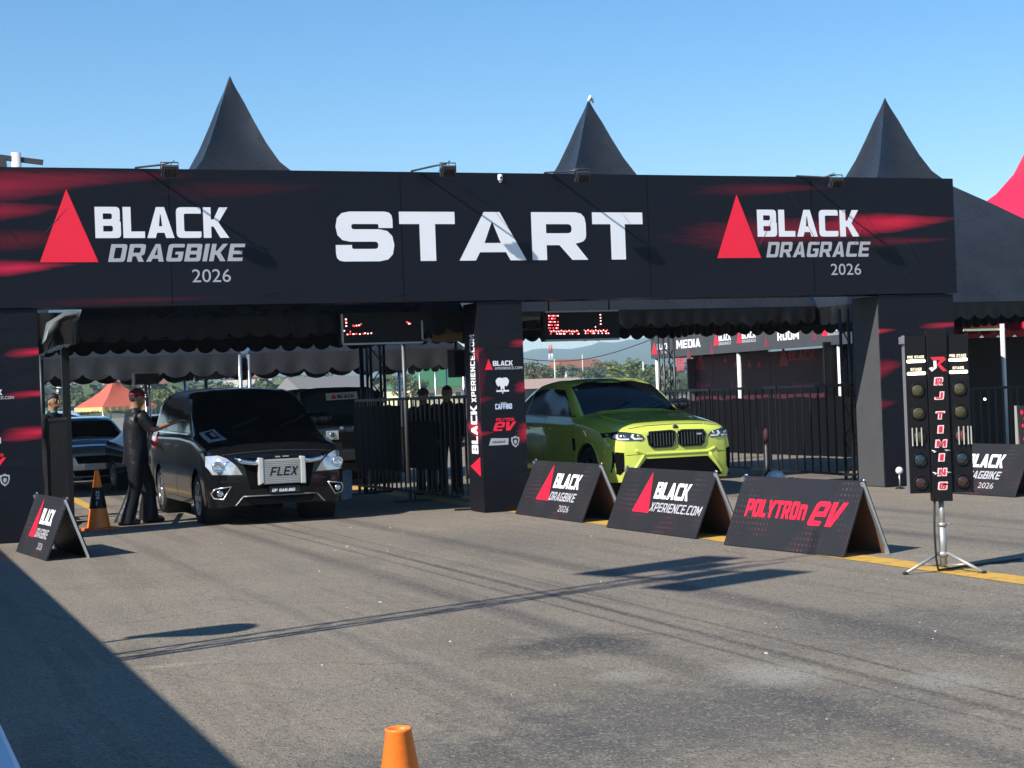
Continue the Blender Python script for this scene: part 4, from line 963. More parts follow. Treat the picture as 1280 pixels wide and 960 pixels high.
# ---- black people carrier
VP = car_paint('black_car_paint', (.005, .0055, .007), .0, .14, coat=.38)
st = [(0, [(.60, .27), (.68, .45), (.68, .66), (.63, .80), (.58, .85), (.48, .88), (.3, .90), (0, .91)]),
      (.05, [(.76, .25), (.83, .45), (.83, .69), (.77, .87), (.70, .91), (.58, .94), (.35, .96), (0, .97)]),
      (.15, [(.85, .24), (.905, .45), (.905, .71), (.85, .91), (.79, .96), (.65, .99), (.38, 1.01), (0, 1.02)]),
      (.35, [(.90, .24), (.94, .45), (.945, .73), (.90, .97), (.84, 1.02), (.68, 1.05), (.4, 1.08), (0, 1.09)]),
      (.7, [(.92, .25), (.945, .45), (.95, .75), (.92, 1.03), (.87, 1.08), (.7, 1.12), (.42, 1.15), (0, 1.16)]),
      (1.1, [(.92, .25), (.945, .45), (.95, .77), (.93, 1.08), (.89, 1.15), (.76, 1.20), (.44, 1.23), (0, 1.25)]),
      (1.5, [(.92, .25), (.945, .45), (.95, .78), (.935, 1.10), (.905, 1.19), (.81, 1.44), (.45, 1.51), (0, 1.53)]),
      (2.0, [(.92, .25), (.945, .45), (.95, .78), (.935, 1.12), (.905, 1.21), (.75, 1.70), (.44, 1.79), (0, 1.81)]),
      (2.5, [(.92, .25), (.945, .45), (.95, .78), (.935, 1.13), (.905, 1.22), (.745, 1.75), (.44, 1.84), (0, 1.86)]),
      (3.6, [(.92, .25), (.945, .45), (.95, .78), (.935, 1.13), (.905, 1.22), (.75, 1.76), (.44, 1.86), (0, 1.88)]),
      (4.45, [(.91, .28), (.94, .45), (.945, .78), (.93, 1.13), (.895, 1.22), (.735, 1.72), (.43, 1.82), (0, 1.84)]),
      (4.8, [(.85, .32), (.90, .48), (.905, .78), (.89, 1.12), (.86, 1.21), (.70, 1.62), (.4, 1.70), (0, 1.72)]),
      (4.95, [(.74, .36), (.80, .5), (.80, .78), (.78, 1.05), (.75, 1.14), (.62, 1.40), (.35, 1.46), (0, 1.48)])]
car = Car(st, (.92, 3.98), .345, .41)
t = thing('people_carrier', 'black people carrier with FLEX intercooler in its nose, stopped in the left lane', 'car', (-2.72, .48, 0))
body = car_common(t, car, VP, .95, .345, .22, ALLOY, 6)
sym = lambda p: [(-a, c) for a, c in reversed(p)]
mpart(t, 'windscreen', car.patch([(-.82, 1.215), (-.5, 1.265), (0, 1.285), (.5, 1.265), (.82, 1.215), (.70, 1.72), (.42, 1.80), (0, 1.825), (-.42, 1.80), (-.70, 1.72)], 'front', .005), GLASSD)
for sd in (-1, 1):
    for p in ([(1.45, 1.235), (2.42, 1.25), (2.42, 1.73), (2.02, 1.70), (1.78, 1.54)], [(2.50, 1.25), (3.42, 1.255), (3.42, 1.74), (2.50, 1.735)], [(3.52, 1.255), (4.45, 1.27), (4.30, 1.62), (4.15, 1.72), (3.52, 1.74)]):
        mpart(t, 'side_window', car.patch(p, 'side', .004, .08, .01, sd), GLASSD)
    mpart(t, 'window_trim', car.patch([(1.38, 1.205), (4.5, 1.235), (4.5, 1.255), (1.38, 1.225)], 'side', .009, .1, .01, sd), CHROME)
    rl = mpart(t, 'tail_lamp', car.patch([(4.12, .98), (4.86, .98), (4.86, 1.20), (4.62, 1.24), (4.18, 1.24)], 'side', .014, .06, .014, sd), REDLENS)
    mpart(rl, 'reversing_lens', car.patch([(4.28, 1.04), (4.62, 1.04), (4.60, 1.19), (4.30, 1.19)], 'side', .020, .06, .012, sd), WLENS)
    h = mpart(t, 'headlight', car.patch([(sd*a, c) for a, c in ([(-.915, .93), (-.93, .80), (-.88, .69), (-.50, .675), (-.58, .80), (-.70, .90), (-.80, .94)] if sd > 0 else [(-.915, .93), (-.93, .80), (-.88, .69), (-.50, .675), (-.58, .80), (-.70, .90), (-.80, .94)])], 'front', .010, .05), LENS)
    q = car.on(sd*.74, .79)
    for dx in (-.08, .07):
        b = MB().lathe([(.075, 0), (.07, -.018), (.05, -.006), (.02, .0), (.0, -.004)], 18, axis='y', c=(sd*.74+dx, q.y-.006, .79)); part(h, 'reflector', b, CHROME)
    # fog lamp with its bright angular surround
    pts = [(-.86, .50), (-.66, .525), (-.76, .36), (-.87, .375), (-.90, .44)]
    me = car.patch([(sd*a, c) for a, c in pts], 'front', .006, .05); fp = mpart(t, 'fog_lamp', me, MESH)
    b = MB(); P = [car.on(sd*a, c)+Vector((0, -.014, 0)) for a, c in pts]; b.tube(P+[P[0]], .011, 6); part(fp, 'surround', b, ALU)
    q = car.on(sd*.80, .44); part(fp, 'lamp', MB().lathe([(.0, -.028), (.035, -.026), (.045, -.008), (.045, .01)], 16, axis='y', c=(q.x, q.y, .44)), LENSD if False else CHROME)
    mirror(t, sd*.93, 1.50, 1.36, sd, VP, (.23, .15, .19)) if sd > 0 else mirror(t, -.93, 1.50, 1.36, -1, VP, (.23, .15, .19))
    for y in (2.30, 3.25): part(t, 'door_handle', MB().box((sd*.952, y, 1.06), (.03, .20, .03)), CHROME, bevel=.008)
mpart(t, 'grille_opening', car.patch([(-.50, .90), (-.40, .48), (.40, .48), (.50, .90), (.25, .885), (-.25, .885)], 'front', .006, .06), MESH)
mpart(t, 'lower_intake', car.patch([(-.50, .40), (-.42, .28), (.42, .28), (.50, .40)], 'front', .006, .06), MESH)
b = MB()
for a, c in (((-.62, .25), (-.50, .385)), ((-.50, .385), (.50, .385)), ((.50, .385), (.62, .25))):
    b.tube([car.on(a[0]+(c[0]-a[0])*k/8, a[1]+(c[1]-a[1])*k/8)+Vector((0, -.012, 0)) for k in range(9)], .010, 6)
part(t, 'bumper_trim', b, mat('grey_trim', (.22, .22, .23), .4, metal=.4))
ic = part(t, 'intercooler', MB().box((.02, -.05, .70), (.50, .06, .33)), mat('alloy_fins', (.34, .335, .31), .5, metal=.35, var=.2), bevel=.003)
b = MB()
for k in range(13): b.box((.02, -.082, .555+k*.024), (.49, .008, .011))
o = part(ic, 'fins', b, mat('alloy_fins_light', (.46, .45, .42), .45, metal=.4)); o['kind'] = 'stuff'
for s in (-1, 1):
    b = MB().prism([(-.035, .0), (.035, .03*(s < 0)), (.035, .36), (-.035, .37)], (.02+s*.285, -.095, .525), ex, ez, (0, .09, 0)); part(ic, 'end_tank', b, mat('cast_alloy', (.58, .57, .53), .45, metal=.4), bevel=.012)
    b = MB().tube([(.02+s*.30, -.05, .83), (.02+s*.40, -.06, .83), (.02+s*.52, -.04, .85), (.02+s*.60, .02, .90)], .038, 12); part(ic, 'boost_pipe', b, CHROME)
part(ic, 'lettering', text('FLEX', (-.15, -.088, .645), ex, ez, .115, .36, t=.17, b=.14, shear=.28, sp=.14), BLACKV)
part(t, 'plate_panel', MB().box((.05, -.03, .46), (.42, .03, .09)), TRIMB, bevel=.004)
part(t, 'lettering', text('OPUSAN.IND', (-.12, -.047, .43), ex, ez, .042, .31, t=.25, b=.2, shear=.15), WHITEP)
part(t, 'emblem', MB().box((-.02, -.005, .895), (.07, .02, .018)).box((.09, -.005, .897), (.09, .02, .016)), CHROME)
sk = mpart(t, 'number_sticker', car.patch([(-.80, 1.10), (-.55, 1.135), (-.62, 1.275), (-.83, 1.23)], 'front', .014, .05, .004), GREYP)
mpart(sk, 'sticker_face', car.patch([(-.74, 1.135), (-.60, 1.155), (-.645, 1.255), (-.77, 1.225)], 'front', .018, .05, .004), BLACKV)
mpart(sk, 'sticker_mark', car.patch([(-.69, 1.165), (-.64, 1.172), (-.66, 1.228), (-.71, 1.215)], 'front', .022, .05, .004), GREYP)
b = MB()
for s in (-.38, .28): b.tube([(s, 1.13, 1.285), (s+.3, 1.28, 1.375), (s+.42, 1.36, 1.43)], .009, 5)
part(t, 'wiper', b, RUB)
for ln in ([(-.74, .945), (-.5, .965), (0, .985), (.5, .965), (.74, .945)], [(-.86, .60), (-.55, .585)], [(.55, .585), (.86, .60)], [(-.93, .69), (-.90, .58)], [(.93, .69), (.90, .58)]):
    for a, c in zip(ln[:-1], ln[1:]):
        mpart(body, 'panel_gap', car.patch([(a[0], a[1]-.004), (c[0], c[1]-.004), (c[0], c[1]+.004), (a[0], a[1]+.004)], 'front', .0015, .08, .004), RUB)
seams(t, body, car, [[(1.32, .32), (1.32, 1.18)], [(2.46, .30), (2.46, 1.22)], [(3.47, .75), (3.47, 1.22)], [(1.32, .32), (3.3, .32)]])

# ---- acid green coupe suv
GP = car_paint('acid_green_paint', (.56, .63, .10), .0, .2, .04)
st = [(0, [(.55, .30), (.62, .45), (.64, .65), (.63, .82), (.60, .93), (.50, .98), (.3, 1.00), (0, 1.01)]),
      (.06, [(.78, .28), (.85, .45), (.86, .66), (.84, .85), (.79, .97), (.64, 1.03), (.36, 1.06), (0, 1.07)]),
      (.18, [(.90, .27), (.955, .45), (.96, .68), (.925, .89), (.86, 1.01), (.7, 1.07), (.4, 1.10), (0, 1.11)]),
      (.45, [(.97, .27), (1.0, .45), (1.005, .7), (.96, .93), (.90, 1.05), (.74, 1.12), (.42, 1.15), (0, 1.16)]),
      (1.0, [(.99, .27), (1.01, .47), (1.015, .74), (.975, .99), (.93, 1.11), (.78, 1.19), (.45, 1.22), (0, 1.23)]),
      (1.45, [(.985, .28), (1.0, .48), (1.0, .76), (.975, 1.03), (.935, 1.15), (.81, 1.23), (.46, 1.28), (0, 1.30)]),
      (1.85, [(.985, .28), (1.0, .48), (1.0, .76), (.975, 1.06), (.93, 1.18), (.81, 1.44), (.46, 1.51), (0, 1.53)]),
      (2.35, [(.985, .28), (1.0, .48), (1.0, .77), (.975, 1.08), (.925, 1.21), (.73, 1.68), (.43, 1.755), (0, 1.775)]),
      (2.8, [(.985, .28), (1.0, .48), (1.0, .77), (.975, 1.09), (.925, 1.22), (.725, 1.73), (.43, 1.805), (0, 1.82)]),
      (3.5, [(.99, .28), (1.005, .48), (1.01, .78), (.985, 1.10), (.925, 1.23), (.70, 1.69), (.42, 1.77), (0, 1.785)]),
      (4.3, [(1.0, .30), (1.01, .5), (1.015, .8), (.985, 1.13), (.91, 1.25), (.68, 1.47), (.4, 1.53), (0, 1.54)]),
      (4.75, [(.93, .33), (.96, .5), (.965, .8), (.92, 1.11), (.86, 1.22), (.66, 1.27), (.4, 1.29), (0, 1.30)]),
      (4.95, [(.80, .36), (.86, .5), (.86, .8), (.82, 1.05), (.76, 1.14), (.6, 1.17), (.35, 1.19), (0, 1.19)])]
car = Car(st, (.98, 3.98), .385, .455)
t = thing('coupe_suv', 'acid green coupe SUV with twin black grilles, waiting in the right lane', 'car', (3.20, .50, 0))
body = car_common(t, car, GP, 1.005, .385, .26, DRIM, 5)
mpart(t, 'windscreen', car.patch([(-.80, 1.245), (-.5, 1.30), (0, 1.325), (.5, 1.30), (.80, 1.245), (.69, 1.68), (.42, 1.755), (0, 1.775), (-.42, 1.755), (-.69, 1.68)], 'front', .005), GLASSD)
ROOFB = mat('roof_rail_black', (.02, .02, .022), .3)
for sd in (-1, 1):
    for p in ([(1.75, 1.245), (2.70, 1.265), (2.72, 1.665), (2.35, 1.645), (2.05, 1.50)], [(2.80, 1.267), (3.60, 1.28), (3.60, 1.635), (3.3, 1.665), (2.80, 1.675)], [(3.68, 1.282), (4.18, 1.33), (3.9, 1.52), (3.68, 1.61)]):
        mpart(t, 'side_window', car.patch(p, 'side', .004, .08, .01, sd), GLASSD)
    for p in ([(1.62, 1.225), (4.3, 1.275), (4.3, 1.295), (1.62, 1.245)],): mpart(t, 'window_trim', car.patch(p, 'side', .009, .1, .01, sd), ROOFB)
    S = lambda P: [(sd*a, c) for a, c in P]
    h = mpart(t, 'headlight', car.patch(S([(-.955, .985), (-.965, .92), (-.88, .875), (-.56, .865), (-.515, .90), (-.56, .955), (-.70, .985), (-.86, 1.01)]), 'front', .008, .04), LENSD)
    for x0 in (-.90, -.70):
        mpart(h, 'light_strip', car.patch(S([(x0, .965), (x0-.025, .925), (x0+.02, .885), (x0+.15, .885), (x0+.15, .905), (x0+.035, .905), (x0+.012, .93), (x0+.03, .96)]), 'front', .014, .04, .006), WHITEP)
        q = car.on(sd*(x0+.09), .935); part(h, 'projector', MB().ball((q.x, q.y-.004, .937), (.026, .014, .026), 12, 8), CHROME)
    k = mpart(t, 'kidney_grille', car.patch(S([(-.025, .985), (-.03, .79), (-.09, .755), (-.40, .755), (-.445, .80), (-.475, .93), (-.44, .995), (-.10, 1.005)]), 'front', .006, .04), MESH)
    b = MB()
    outl = [(-.028, .975), (-.033, .795), (-.09, .76), (-.40, .76), (-.445, .805), (-.47, .925), (-.435, .985), (-.10, .995)]
    P = [car.on(sd*a, c)+Vector((0, -.010, 0)) for a, c in outl]; b.tube(P+[P[0]], .014, 6); part(k, 'grille_frame', b, mat('gloss_black', (.008, .008, .009), .12, coat=.6))
    for i in range(8):
        x = -.075-i*.049; a, c = car.on(sd*x, .78 if i < 7 else .82), car.on(sd*x, .97)
        if a and c: part(k, 'grille_slat', MB().bar(a+Vector((0, -.012, 0)), c+Vector((0, -.004, 0)), .017, .03, up=(0, 1, 0)), mat('gloss_black', (0, 0, 0)))
    mpart(t, 'air_curtain', car.patch(S([(-.955, .72), (-.965, .42), (-.88, .38), (-.83, .44), (-.83, .70)]), 'front', .006, .05), MESH)
    mpart(t, 'pillar_trim', car.patch([(2.66, 1.262), (2.84, 1.266), (2.84, 1.67), (2.66, 1.662)], 'side', .003, .08, .01, sd), GLASSD)
    mirror(t, sd*.94, 1.78, 1.36, sd, mat('gloss_black', (0, 0, 0)), (.22, .15, .17))
    for y in (2.55, 3.45): part(t, 'door_handle', MB().box((sd*1.0, y, 1.05), (.03, .22, .03)), GP, bevel=.008)
    mpart(t, 'side_vent', car.patch([(1.42, .72), (1.50, .72), (1.56, .90), (1.46, .90)], 'side', .006, .05, .01, sd), MESH)
    ar = [(.98+.47*math.cos(a), .385+.47*math.sin(a)) for a in np.linspace(.05, math.pi-.05, 15)]
    b = MB().tube([Vector((sd*(h_[0].x*sd if False else abs(h_[0].x)), y, z)) for y, z in ar for h_ in [car.bvh.ray_cast(Vector((sd*2, y, z)), Vector((-sd, 0, 0)), 4)] if h_[0] is not None], .012, 6); part(t, 'arch_lip', b, GP)
mpart(t, 'lower_intake', car.patch([(-.76, .32), (-.50, .60), (.50, .60), (.76, .32), (.5, .30), (-.5, .30)], 'front', .006, .05), MESH)
b = MB()
P = [(-.66, .73), (-.50, .665), (.50, .665), (.66, .73)]
b.tube([car.on(P[i][0]+(P[i+1][0]-P[i][0])*k/6, P[i][1]+(P[i+1][1]-P[i][1])*k/6)+Vector((0, .012, 0)) for i in range(3) for k in range(6)], .03, 8); part(t, 'bumper_crease', b, GP)
for sd in (-1, 1):
    b = MB().tube([car.on(sd*(.53+.24*k/6), .655-.33*k/6)+Vector((0, .006, 0)) for k in range(7)], [.028]*7, 8); part(t, 'bumper_blade', b, GP)
q = car.on(0, 1.035)
part(t, 'round_emblem', MB().lathe([(.0, -.016), (.030, -.015), (.042, -.008), (.045, .01)], 18, axis='y', c=(0, q.y, q.z)), mat('dark_emblem', (.04, .045, .05), .3, metal=.4))
part(t, 'grille_badge', MB().box((.36, car.on(.36, .935).y-.02, .93), (.075, .01, .022)), ALU)
b = MB()
for s in (-.40, .25): b.tube([(s, 1.47, 1.325), (s+.3, 1.62, 1.41), (s+.45, 1.68, 1.44)], .009, 5)
part(t, 'wiper', b, RUB)
b = MB().tube([(-.50, .10, 1.065), (-.62, .5, 1.145), (-.68, 1.0, 1.215), (-.70, 1.4, 1.27)], .010, 6).tube([(.50, .10, 1.065), (.62, .5, 1.145), (.68, 1.0, 1.215), (.70, 1.4, 1.27)], .010, 6); part(t, 'bonnet_crease', b, GP)
for ln in ([(-.78, 1.035), (-.45, 1.075), (0, 1.085), (.45, 1.075), (.78, 1.035)], [(-.80, .66), (-.60, .67)], [(.60, .67), (.80, .66)]):
    for a, c in zip(ln[:-1], ln[1:]):
        mpart(body, 'panel_gap', car.patch([(a[0], a[1]-.004), (c[0], c[1]-.004), (c[0], c[1]+.004), (a[0], a[1]+.004)], 'front', .0015, .08, .004), RUB)
seams(t, body, car, [[(1.50, .36), (1.55, 1.16)], [(2.75, .32), (2.75, 1.22)], [(3.62, .95), (3.68, 1.24)], [(1.50, .36), (3.45, .36)]])

# ---- waiting saloon cars behind
def saloon(label, loc, paint, h=1.48, name='saloon_car', rz=0, hl=LENS):
    k = (h-1.05)/.43
    z = lambda v: 1.05+(v-1.05)*k if v > 1.05 else v
    st = [(0, [(.52, .28), (.6, .42), (.6, .55), (.56, .66), (.52, .70), (.45, .73), (.28, .74), (0, .75)]),
          (.08, [(.74, .25), (.82, .42), (.82, .58), (.77, .71), (.7, .76), (.56, .79), (.34, .80), (0, .81)]),
          (.3, [(.86, .22), (.91, .42), (.91, .62), (.86, .78), (.78, .84), (.62, .87), (.38, .89), (0, .90)]),
          (1.15, [(.88, .22), (.92, .42), (.92, .66), (.89, .87), (.83, .95), (.72, .98), (.42, 1.0), (0, 1.01)]),
          (1.35, [(.88, .22), (.92, .42), (.92, .68), (.89, .89), (.84, .97), (.74, z(1.08)), (.43, z(1.11)), (0, z(1.13))]),
          (2.0, [(.88, .22), (.92, .42), (.92, .68), (.89, .90), (.84, .98), (.62, z(1.40)), (.38, z(1.45)), (0, z(1.46))]),
          (2.6, [(.88, .22), (.92, .42), (.92, .68), (.89, .90), (.84, .98), (.60, z(1.43)), (.38, z(1.475)), (0, z(1.48))]),
          (3.2, [(.88, .22), (.92, .42), (.92, .70), (.89, .92), (.84, 1.0), (.60, z(1.36)), (.38, z(1.41)), (0, z(1.42))]),
          (3.9, [(.88, .25), (.92, .45), (.92, .72), (.89, .93), (.83, 1.01), (.66, z(1.06)), (.4, z(1.08)), (0, z(1.09))]),
          (4.4, [(.80, .30), (.85, .48), (.85, .72), (.81, .90), (.75, .97), (.6, 1.0), (.36, 1.01), (0, 1.02)]),
          (4.5, [(.65, .34), (.7, .5), (.7, .72), (.67, .86), (.62, .92), (.5, .94), (.3, .95), (0, .95)])]
    car = Car(st, (.85, 3.5), .315, .37); t = thing(name, label, 'car', loc, rz, 'cars queued behind the tents')
    body = car_common(t, car, paint, .92, .315, .2, ALLOY, 7)
    mpart(t, 'windscreen', car.patch([(-.70, 1.03), (0, z(1.075)), (.70, 1.03), (.58, z(1.37)), (.3, z(1.435)), (-.3, z(1.435)), (-.58, z(1.37))], 'front', .005), GLASSD)
    for sd in (-1, 1):
        for p in ([(1.5, 1.02), (2.25, 1.03), (2.25, z(1.37)), (2.05, z(1.36))], [(2.33, 1.03), (3.05, 1.04), (3.0, z(1.33)), (2.33, z(1.37))]): mpart(t, 'side_window', car.patch(p, 'side', .004, .09, .01, sd), GLASSD)
        hh = mpart(t, 'headlight', car.patch([(sd*a, c) for a, c in ((-.85, .74), (-.86, .64), (-.60, .56), (-.47, .60), (-.52, .68))], 'front', .008, .05), hl)
        for x in (-.60, -.74):
            q = car.on(sd*x, .655); part(hh, 'reflector', MB().lathe([(.06, 0), (.055, -.016), (.03, -.004), (.0, -.002)], 16, axis='y', c=(q.x, q.y-.008, .655)), CHROME)
        q = car.on(sd*.66, .36); part(t, 'fog_lamp', MB().lathe([(.0, -.012), (.05, -.01), (.06, .005)], 14, axis='y', c=(q.x, q.y, .36)), CHROME)
        mirror(t, sd*.90, 1.55, 1.08, sd, paint, (.18, .12, .13))
        part(t, 'door_handle', MB().box((sd*.925, 2.1, .86), (.025, .18, .025)), CHROME)
    mpart(t, 'grille', car.patch([(-.40, .70), (-.34, .55), (.34, .55), (.40, .70)], 'front', .006, .05), MESH)
    mpart(t, 'lower_intake', car.patch([(-.45, .42), (-.40, .30), (.40, .30), (.45, .42)], 'front', .006, .05), MESH)
    q = car.on(0, .49); part(t, 'number_plate', MB().box((0, q.y-.012, .49), (.42, .015, .11)), WHITEM)
    seams(t, body, car, [[(1.25, .32), (1.25, .95)], [(2.29, .30), (2.29, 1.0)]])
    return t
saloon('black saloon car parked behind the man in the red cap', (-2.02, 9.0, 0), VP, rz=R(6))
saloon('silver grey saloon car with bright twin headlights, left of the black saloon', (-3.55, 12.9, 0), car_paint('silver_blue_paint', (.48, .53, .58), .5, .25))
saloon('pale blue car of which only the roof shows above the silver saloon', (-3.6, 18.0, 0), car_paint('pale_blue_paint', (.42, .55, .65), .3, .25), 1.62)

# ---- boxy dark off-roader behind the fence
OP = car_paint('dark_teal_paint', (.010, .014, .016), .0, .3)
st = [(0, [(.62, .50), (.74, .6), (.75, .8), (.75, .95), (.73, 1.02), (.6, 1.05), (.35, 1.06), (0, 1.06)]),
      (.06, [(.80, .48), (.86, .6), (.86, .8), (.86, 1.0), (.84, 1.07), (.66, 1.10), (.38, 1.11), (0, 1.11)]),
      (1.2, [(.86, .46), (.90, .6), (.90, .8), (.89, 1.04), (.87, 1.11), (.70, 1.15), (.40, 1.17), (0, 1.17)]),
      (1.32, [(.86, .46), (.90, .6), (.90, .8), (.89, 1.08), (.87, 1.18), (.82, 1.26), (.45, 1.30), (0, 1.31)]),
      (1.62, [(.86, .46), (.90, .6), (.90, .8), (.89, 1.1), (.87, 1.2), (.79, 1.76), (.45, 1.84), (0, 1.86)]),
      (2.0, [(.86, .46), (.90, .6), (.90, .8), (.89, 1.1), (.87, 1.2), (.79, 1.81), (.45, 1.88), (0, 1.89)]),
      (3.6, [(.86, .46), (.90, .6), (.90, .8), (.89, 1.1), (.87, 1.2), (.79, 1.81), (.45, 1.88), (0, 1.89)]),
      (3.75, [(.78, .5), (.82, .6), (.82, .8), (.82, 1.1), (.80, 1.2), (.74, 1.7), (.42, 1.76), (0, 1.77)])]
car = Car(st, (.75, 2.95), .38, .45)
t = thing('off_roader', 'boxy dark off-roader with a white windscreen label, behind the fence', 'car', (.93, 9.2, 0), 0, 'cars queued behind the tents')
body = car_common(t, car, OP, .90, .38, .25, DRIM, 5)
mpart(t, 'windscreen', car.patch([(-.74, 1.30), (0, 1.34), (.74, 1.30), (.68, 1.72), (.4, 1.79), (-.4, 1.79), (-.68, 1.72)], 'front', .006), mat('green_tinted_glass', (.02, .045, .05), .06))
lb_ = mpart(t, 'windscreen_label', car.patch([(-.28, 1.625), (.36, 1.64), (.36, 1.78), (-.28, 1.765)], 'front', .012, .06, .006), WHITEP)
y_ = car.on(0, 1.69).y-.055
part(lb_, 'emblem', tri((-.20, y_, 1.655), ex, (0, .45, 1), .13, .10), REDP)
part(lb_, 'lettering', text('BLACK', (-.06, y_, 1.665), ex, (0, .45, 1), .07, .34), BLACKV)
for sd in (-1, 1):
    mpart(t, 'side_window', car.patch([(1.75, 1.25), (3.4, 1.25), (3.4, 1.68), (1.85, 1.68)], 'side', .004, .09, .01, sd), GLASSD)
    q = car.on(sd*.56, .95)
    hl = part(t, 'headlight', MB().box((sd*.58, q.y-.01, .97), (.24, .03, .17)), LENS, bevel=.01)
    part(hl, 'reflector', MB().lathe([(.06, 0), (.05, -.02), (.0, -.006)], 16, axis='y', c=(sd*.58, q.y-.024, .97)), CHROME)
    mirror(t, sd*.90, 1.45, 1.38, sd, TRIMB, (.2, .14, .22))
    part(t, 'pillar_trim', MB().bar((sd*.86, 1.33, 1.24), (sd*.80, 1.60, 1.80), .05), ALU if sd < 0 else TRIMB)
mpart(t, 'grille', car.patch([(-.40, 1.02), (-.40, .72), (.40, .72), (.40, 1.02)], 'front', .006, .06), MESH)
part(t, 'emblem', MB().box((-.40, -.02, 1.10), (.06, .02, .05)).box((.1, -.02, 1.10), (.55, .015, .022)), ALU)
part(t, 'bumper', MB().box((0, -.06, .58), (1.72, .14, .18)), TRIMB, bevel=.02)

# ------------------------------------------------------------------ traffic cones
def cone(label, loc, h, rt, rb, sleeve):
    t = thing('traffic_cone', label, 'traffic cone', loc, .3, 'traffic cones')
    r = lambda z: rb+(rt-rb)*(z-.035)/(h-.035)
    part(t, 'body', MB().lathe([(r(.035), .035), (r(h*.5), h*.5), (r(h), h), (r(h)+.003, h+.006), (r(h)-.004, h+.009), (r(h)-.010, h+.002), (r(h)-.012, h-.12), (.0, h-.14)], 32), ORANGE)
    part(t, 'base', MB().box((0, 0, .016), (rb*2.75, rb*2.75, .032)), ORANGE if not sleeve else mat('scuffed_orange', (.62, .13, .03), .6, var=.3), bevel=.008)
    if sleeve:
        part(t, 'sleeve', MB().lathe([(r(.29)+.006, .29), (r(.57)+.005, .57)], 28), BLACKV)
        b = text('BLACK', (-.018, -r(.43)-.004, .33), (0, 0, 1), (-1, 0, 0), .05, .2); part(t, 'lettering', b, GREYP)
    return t
cone('orange traffic cone in a black sleeve, standing behind the left board', (-4.98, 1.48, 0), .78, .028, .155, True)
cone('plain orange traffic cone in the foreground, cut off by the bottom edge', (-6.60, -17.45, 0), .688, .036, .142, False)

# ------------------------------------------------------------------ people
def skin_mesh(verts, edges, name, m, sub=2, root=0):
    """grow one continuous surface round a skeleton: verts = (point, radius or (rx, ry))"""
    me = bpy.data.meshes.new(name); me.from_pydata([tuple(p) for p, _ in verts], edges, []); o = bpy.data.objects.new(name, me); COL.objects.link(o)
    md = o.modifiers.new('skin', 'SKIN'); md.use_smooth_shade = True; md.branch_smoothing = .6
    sv = me.skin_vertices[0].data
    for i, (p, r) in enumerate(verts): sv[i].radius = r if isinstance(r, tuple) else (r, r); sv[i].use_root = (i == root)
    sm = o.modifiers.new('sub', 'SUBSURF'); sm.levels = sub; sm.render_levels = sub
    dg = bpy.context.evaluated_depsgraph_get(); out = bpy.data.meshes.new_from_object(o.evaluated_get(dg)); bpy.data.objects.remove(o); bpy.data.meshes.remove(me)
    out.name = name; out.materials.clear(); out.materials.append(m); out.polygons.foreach_set('use_smooth', [True]*len(out.polygons)); return out
def merge(me, mb, m):
    """add a builder's shapes to a mesh so the figure stays one object"""
    bm = bmesh.new(); bm.from_mesh(me); me2 = mb.mesh('x'); bm.from_mesh(me2); bm.to_mesh(me); bm.free(); bpy.data.meshes.remove(me2); return me
